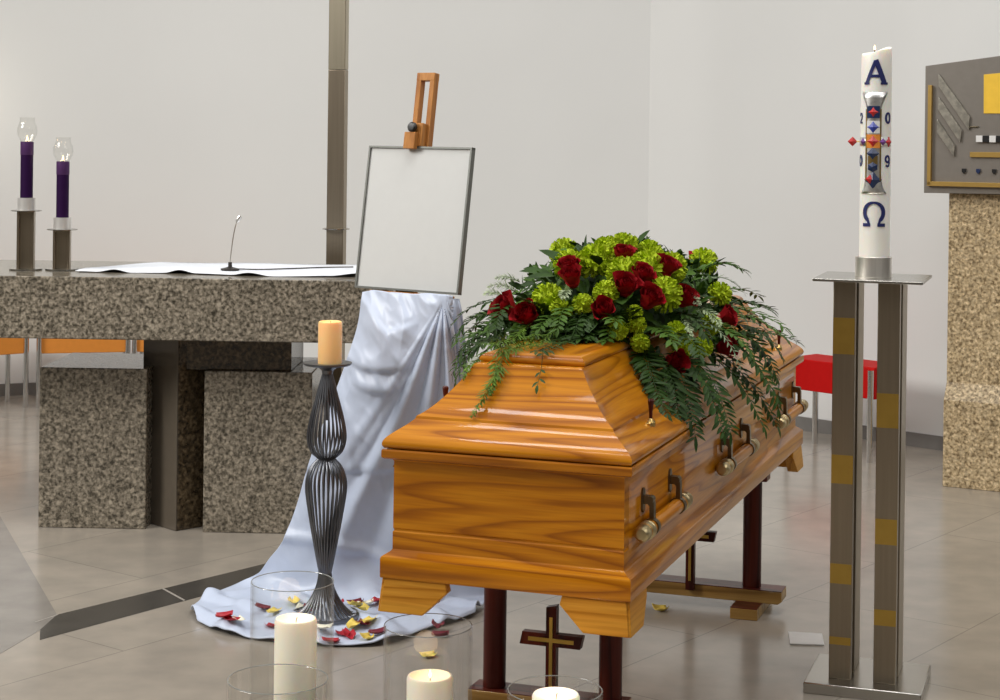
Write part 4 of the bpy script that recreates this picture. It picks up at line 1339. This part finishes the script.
def ribbon(pts, w, t, name, mat, a0=0.0, closed=False, widths=None):
    """flat raised stroke following pts (x, z) on the candle skin"""
    P_ = [Vector((p[0], p[1])) for p in pts]
    n = len(P_)
    b = MB(); vs = []; fs = []
    for i in range(n):
        if closed:
            d = P_[(i + 1) % n] - P_[i - 1]
        else:
            d = P_[min(i + 1, n - 1)] - P_[max(i - 1, 0)]
        d.normalize(); nn = Vector((-d.y, d.x))
        ww = (widths[i] if widths else w) * 0.5
        l, r = P_[i] + nn * ww, P_[i] - nn * ww
        vs += [wrap(l.x, l.y, -0.0015, a0), wrap(l.x, l.y, t, a0), wrap(r.x, r.y, t, a0), wrap(r.x, r.y, -0.0015, a0)]
    rng = range(n) if closed else range(n - 1)
    for i in rng:
        j = (i + 1) % n
        for k in range(3):
            fs.append((i * 4 + k, i * 4 + k + 1, j * 4 + k + 1, j * 4 + k))
    if not closed:
        fs += [(0, 1, 2, 3), ((n - 1) * 4 + 3, (n - 1) * 4 + 2, (n - 1) * 4 + 1, (n - 1) * 4)]
    return b.add(vs, fs)


def merge(lst):
    b = MB()
    for q in lst: b.add(q.v, q.f)
    return b


def line(a, c, n=6):
    return [(a[0] + (c[0] - a[0]) * k / n, a[1] + (c[1] - a[1]) * k / n) for k in range(n + 1)]


A0_ = -0.06
merge([ribbon(line((-0.0245, 1.650), (0.0, 1.712)), .009, .0022, '', '', A0_), ribbon(line((0.0, 1.714), (0.0245, 1.650)), .013, .0024, '', '', A0_),
       ribbon(line((-0.017, 1.670), (0.016, 1.670)), .008, .0020, '', '', A0_), ribbon(line((-0.032, 1.650), (-0.017, 1.650)), .006, .0023, '', '', A0_),
       ribbon(line((0.014, 1.650), (0.034, 1.650)), .006, .0023, '', '', A0_)]).build('letter_alpha', M['blue_wax'], pk)['label'] = 'dark blue letter A'
om = [(0.026 * sin(t), 1.298 + 0.027 * cos(t)) for t in [(-2.45 + 4.9 * k / 28) for k in range(29)]]
wd = [0.006 + 0.005 * abs(sin((-2.45 + 4.9 * k / 28))) for k in range(29)]
merge([ribbon(om, .009, .0022, '', '', A0_, widths=wd), ribbon(line((-0.031, 1.264), (-0.010, 1.264)), .009, .0021, '', '', A0_), ribbon(line((0.010, 1.264), (0.031, 1.264)), .009, .0021, '', '', A0_),
       ribbon(line((-0.017, 1.279), (-0.012, 1.262)), .006, .002, '', '', A0_), ribbon(line((0.017, 1.279), (0.012, 1.262)), .006, .002, '', '', A0_)]).build('letter_omega', M['blue_wax'], pk)['label'] = 'dark blue letter omega'


def oval(cx, cz, rx, rz, n=24):
    return [(cx + rx * cos(2 * pi * k / n), cz + rz * sin(2 * pi * k / n)) for k in range(n)]


DA = 0.86
ribbon(oval(0, 1.556, .0075, .013), .006, .0016, '', '', DA, True).build('digit_zero', M['blue_wax'], pk)
merge([ribbon(oval(0, 1.444, .0072, .0085), .0055, .0016, '', '', DA, True), ribbon([(0.0078, 1.444), (0.0078, 1.432), (0.005, 1.4255), (0.0, 1.424), (-0.006, 1.427)], .0052, .0016, '', '', DA)]).build('digit_nine', M['blue_wax'], pk)
DB = -1.22
merge([ribbon([(-0.007, 1.561), (-0.004, 1.568), (0.003, 1.568), (0.007, 1.561), (0.004, 1.553), (-0.007, 1.543)], .005, .0016, '', '', DB), ribbon(line((-0.008, 1.543), (0.008, 1.543)), .005, .0016, '', '', DB)]).build('digit_two', M['blue_wax'], pk)
ribbon(oval(0, 1.439, .0075, .013), .006, .0016, '', '', DB, True).build('digit_zero', M['blue_wax'], pk)
# silver cross plate with flared ends
EA = -0.17


def plate(profile, t, a0, nx=8):
    b = MB(); vs = []; fs = []
    for z, xl, xr in profile:
        for i in range(nx + 1):
            x = xl + (xr - xl) * i / nx
            vs.append(wrap(x, z, t, a0))
    for j in range(len(profile) - 1):
        for i in range(nx):
            a = j * (nx + 1) + i
            fs.append((a, a + 1, a + nx + 2, a + nx + 1))
    o0 = len(vs)
    return b.add(vs, fs)


pf = [(1.349, -.036, .040), (1.356, -.031, .034), (1.368, -.024, .027), (1.385, -.0215, .0235), (1.42, -.0195, .0205), (1.50, -.0185, .0195), (1.58, -.0185, .0195), (1.594, -.022, .024), (1.61, -.029, .031), (1.626, -.034, .040)]
pl_ = plate(pf, .0012, EA).build('emblem_plate', M['silver'], pk, sharp=60)
md = pl_.modifiers.new('thickness', 'SOLIDIFY'); md.thickness = 0.002; md.offset = 0
merge([ribbon([(-0.0185, z) for z in (1.385, 1.42, 1.46, 1.50, 1.54, 1.58)], .0035, .0034, '', '', EA), ribbon([(0.0195, z) for z in (1.385, 1.42, 1.46, 1.50, 1.54, 1.58)], .0035, .0034, '', '', EA)]).build('gold_edging', M['brass'], pk)
ar = plate([(1.480, -.060, .060), (1.503, -.060, .060)], .0010, EA, 24).build('emblem_arm', M['silver'], pk, sharp=60)
md = ar.modifiers.new('thickness', 'SOLIDIFY'); md.thickness = 0.0018; md.offset = 0


def gem(x, z, r, h, mat, sides=4, a0=EA, star=False, t0=.0034, name='gem'):
    b = MB(); vs = [wrap(x, z, t0 + h, a0)]
    n = sides * 2 if star else sides
    for k in range(n):
        a = 2 * pi * k / n + pi / 2
        rr = r if (not star or k % 2 == 0) else r * 0.55
        vs.append(wrap(x + rr * cos(a), z + rr * sin(a), t0, a0))
    for k in range(n):
        a = 2 * pi * k / n + pi / 2
        rr = r if (not star or k % 2 == 0) else r * 0.55
        vs.append(wrap(x + rr * cos(a), z + rr * sin(a), -0.001, a0))
    fs = []
    for k in range(n):
        j = (k + 1) % n
        fs.append((0, 1 + k, 1 + j)); fs.append((1 + k, 1 + n + k, 1 + n + j, 1 + j))
    return b.add(vs, fs).build(name, M[mat], pk, sharp=10)


def square(z, hs, mat):
    ribbon(line((-hs, z), (hs, z)), hs * 2, .0034, '', '', EA).build('gem_setting', M[mat], pk)


square(1.572, .0165, 'gem_navy'); gem(0, 1.572, .0135, .006, 'gem_red', 4, star=True)
square(1.531, .0170, 'gem_white'); gem(0, 1.531, .0165, .006, 'gem_blue')
square(1.4925, .0185, 'gem_orange'); gem(0, 1.4925, .0165, .006, 'gem_red', 4, star=True)
gem(0, 1.459, .0165, .007, 'gem_navy'); gem(0, 1.422, .0140, .007, 'gem_navy', 6)
square(1.440, .0125, 'brass')
gem(0.001, 1.387, .0235, .005, 'gem_navy'); gem(-0.006, 1.389, .0125, .008, 'gem_red', t0=.004)
gem(0.045, 1.491, .0135, .007, 'gem_red', star=True); gem(0.026, 1.491, .0100, .005, 'gem_purple')
gem(-0.030, 1.491, .0100, .006, 'gem_purple')
# the nail that stands out at the left with a red head
na = FACE + EA - 1.35
n0 = Vector((cos(na), sin(na), 0))
nl = MB(); nl.tube([n0 * (R_ - 0.002) + Vector((0, 0, 1.491 - ZK)), n0 * (R_ + 0.016) + Vector((0, 0, 1.491 - ZK))], 0.002, 6)
no_ = nl.build('wax_nail', M['brass'], pk)
hb = MB(); c0 = n0 * (R_ + 0.021) + Vector((0, 0, 1.491 - ZK)); tx = Vector((-sin(FACE), cos(FACE), 0)); ty = Vector((cos(FACE), sin(FACE), 0))
hb.add([c0 + tx * .0135, c0 + Vector((0, 0, .0135)), c0 - tx * .0135, c0 - Vector((0, 0, .0135)), c0 + ty * .007, c0 - ty * .007],
       [(0, 1, 4), (1, 2, 4), (2, 3, 4), (3, 0, 4), (1, 0, 5), (2, 1, 5), (3, 2, 5), (0, 3, 5)])
hb.build('nail_head', M['gem_red'], no_, sharp=10)['label'] = 'red nail head'

# ------------------------------------------------------------------ tabernacle on a granite pillar
TX, TY, TYAW = 1.845, 7.825, -0.479
pil = thing('granite_pillar', 'tan speckled granite pillar at the right edge under the metal shrine', 'pillar', (TX, TY, 0), TYAW)
p = MB()
p.prism([(-0.003, 0), (-0.003, 0.374), (0.048, 0.446), (0.048, 1.266), (0.40, 1.266), (0.40, 0)], 0.098, 0.5, 'yz')  # slanted step in the front added to catch light as a pale band
p.build('shaft', M['granite_tan'], pil, bevel=0.003)

tab = thing('tabernacle', 'grey metal shrine box with gilt frame and yellow square on the granite pillar', 'tabernacle', (TX, TY, 1.266), TYAW)
t = MB()
t.prism([(0, 0), (0.62, 0.005), (0.62, 0.632), (0, 0.552)], 0.0, 0.30, 'xz')
t.build('cabinet', M['box_metal'], tab, bevel=0.002)


def tx_(px): return (px - 924.4) * 0.00432 / (0.887 + 0.461 * 0.27)


def tz_(py): return (193.3 - py) * 0.00432


def quad(pts, name, mat, y0=-0.008, y1=0.002, lab=None):
    o = MB().prism([(tx_(a), tz_(c)) for a, c in pts], y0, y1, 'xz').build(name, M[mat], tab, bevel=0.0008)
    if lab: o['label'] = lab
    return o


g_ = MB()
g_.box(tx_(928.6), tx_(932.4), -0.022, 0.002, tz_(185), tz_(85))
g_.box(tx_(928.6), 0.60, -0.022, 0.002, tz_(186), tz_(181.5))
g_.build('gilt_frame', M['gilt'], tab, bevel=0.001)
quad([(938.8, 74), (970.4, 116.5), (969.7, 130), (938.8, 86)], 'slanted_bar', 'bar_metal', -0.014)
quad([(938.8, 97), (962.6, 130), (961.2, 142), (938.3, 109)], 'slanted_bar', 'bar_metal', -0.014)
quad([(937.6, 119), (955.8, 145.6), (955.3, 156.5), (937.6, 132)], 'slanted_bar', 'bar_metal', -0.014)
quad([(983.5, 74.5), (1022, 71), (1022, 113), (983.8, 113)], 'yellow_square', 'yellow', -0.004, 0.002, 'bright yellow enamel square')
for k in range(6):
    a = 977 + 6.6 * k
    quad([(a, 135), (a + 6.4, 135), (a + 6.4, 141.5), (a, 141.5)], 'white_tile' if k % 2 == 0 else 'black_tile', 'gem_white' if k % 2 == 0 else 'black', -0.014, 0.001)
quad([(971, 151.5), (1020, 151), (1020, 156.3), (971, 156.5)], 'gilt_bar', 'gilt', -0.012)
for a, mt_ in ((965, 'black'), (979.3, 'gem_navy'), (995, 'black'), (1010, 'black')):
    quad([(a - 2, 168), (a + 2, 168), (a + 2, 171), (a, 173.2), (a - 2, 171)], 'stud', mt_, -0.010)
MB().tube([(tx_(970), -0.006, tz_(126.5)), (tx_(979), -0.006, tz_(126.2))], 0.003, 6).build('latch_pin', M['bronze'], tab)


# ------------------------------------------------------------------ benches with chrome legs
def stool(x, y, ang, length, depth, mat, label, group=None, zs=(0.29, 0.438)):
    """(x, y) = front corner the seat starts from; ang = direction of its front edge"""
    s_ = thing('bench', label, 'bench', (x, y, 0), ang, group)
    MB().box(0, length, 0, depth, zs[0], zs[1]).build('seat', M[mat], s_, bevel=0.004)
    for lx in (0.012, length - 0.012):
        for ly in (-0.012, depth - 0.02):
            zt = zs[1] - 0.012 if ly < 0 else zs[0] + 0.002
            MB().lathe([(0, 0), (0.0145, 0), (0.0145, zt), (0, zt)], 16, c=(lx, ly)).build('leg', M['chrome'], s_)
    return s_


rs = stool(1.40, 8.69, atan2(-0.36, 0.345), 0.50, 0.235, 'red_seat', 'red upholstered bench with chrome legs by the right wall')
stool(-2.475, 9.67, atan2(0.12, 0.47), 0.49, 0.26, 'orange_seat', 'orange bench seen whole beneath the altar slab at left', 'orange benches behind the altar', (0.288, 0.44))
stool(-2.925, 9.385, atan2(0.30, 0.395), 0.496, 0.26, 'orange_seat', 'orange bench cut off by the left edge of the picture', 'orange benches behind the altar', (0.288, 0.44))
stool(-1.985, 9.80, atan2(0.02, 0.5), 0.49, 0.26, 'orange_seat', 'orange bench mostly hidden by the altar support column', 'orange benches behind the altar', (0.288, 0.44))

# small pale plate on the floor by the candle stand
pf_ = MB().prism([(0.89, 5.444), (0.99, 5.427), (0.975, 5.309), (0.875, 5.315)], 0.0002, 0.005, 'xy').build('floor_plate', M['paper'], bevel=0.001)
tag(pf_, 'small pale rectangular plate lying on the floor left of the steel stand', 'plate')
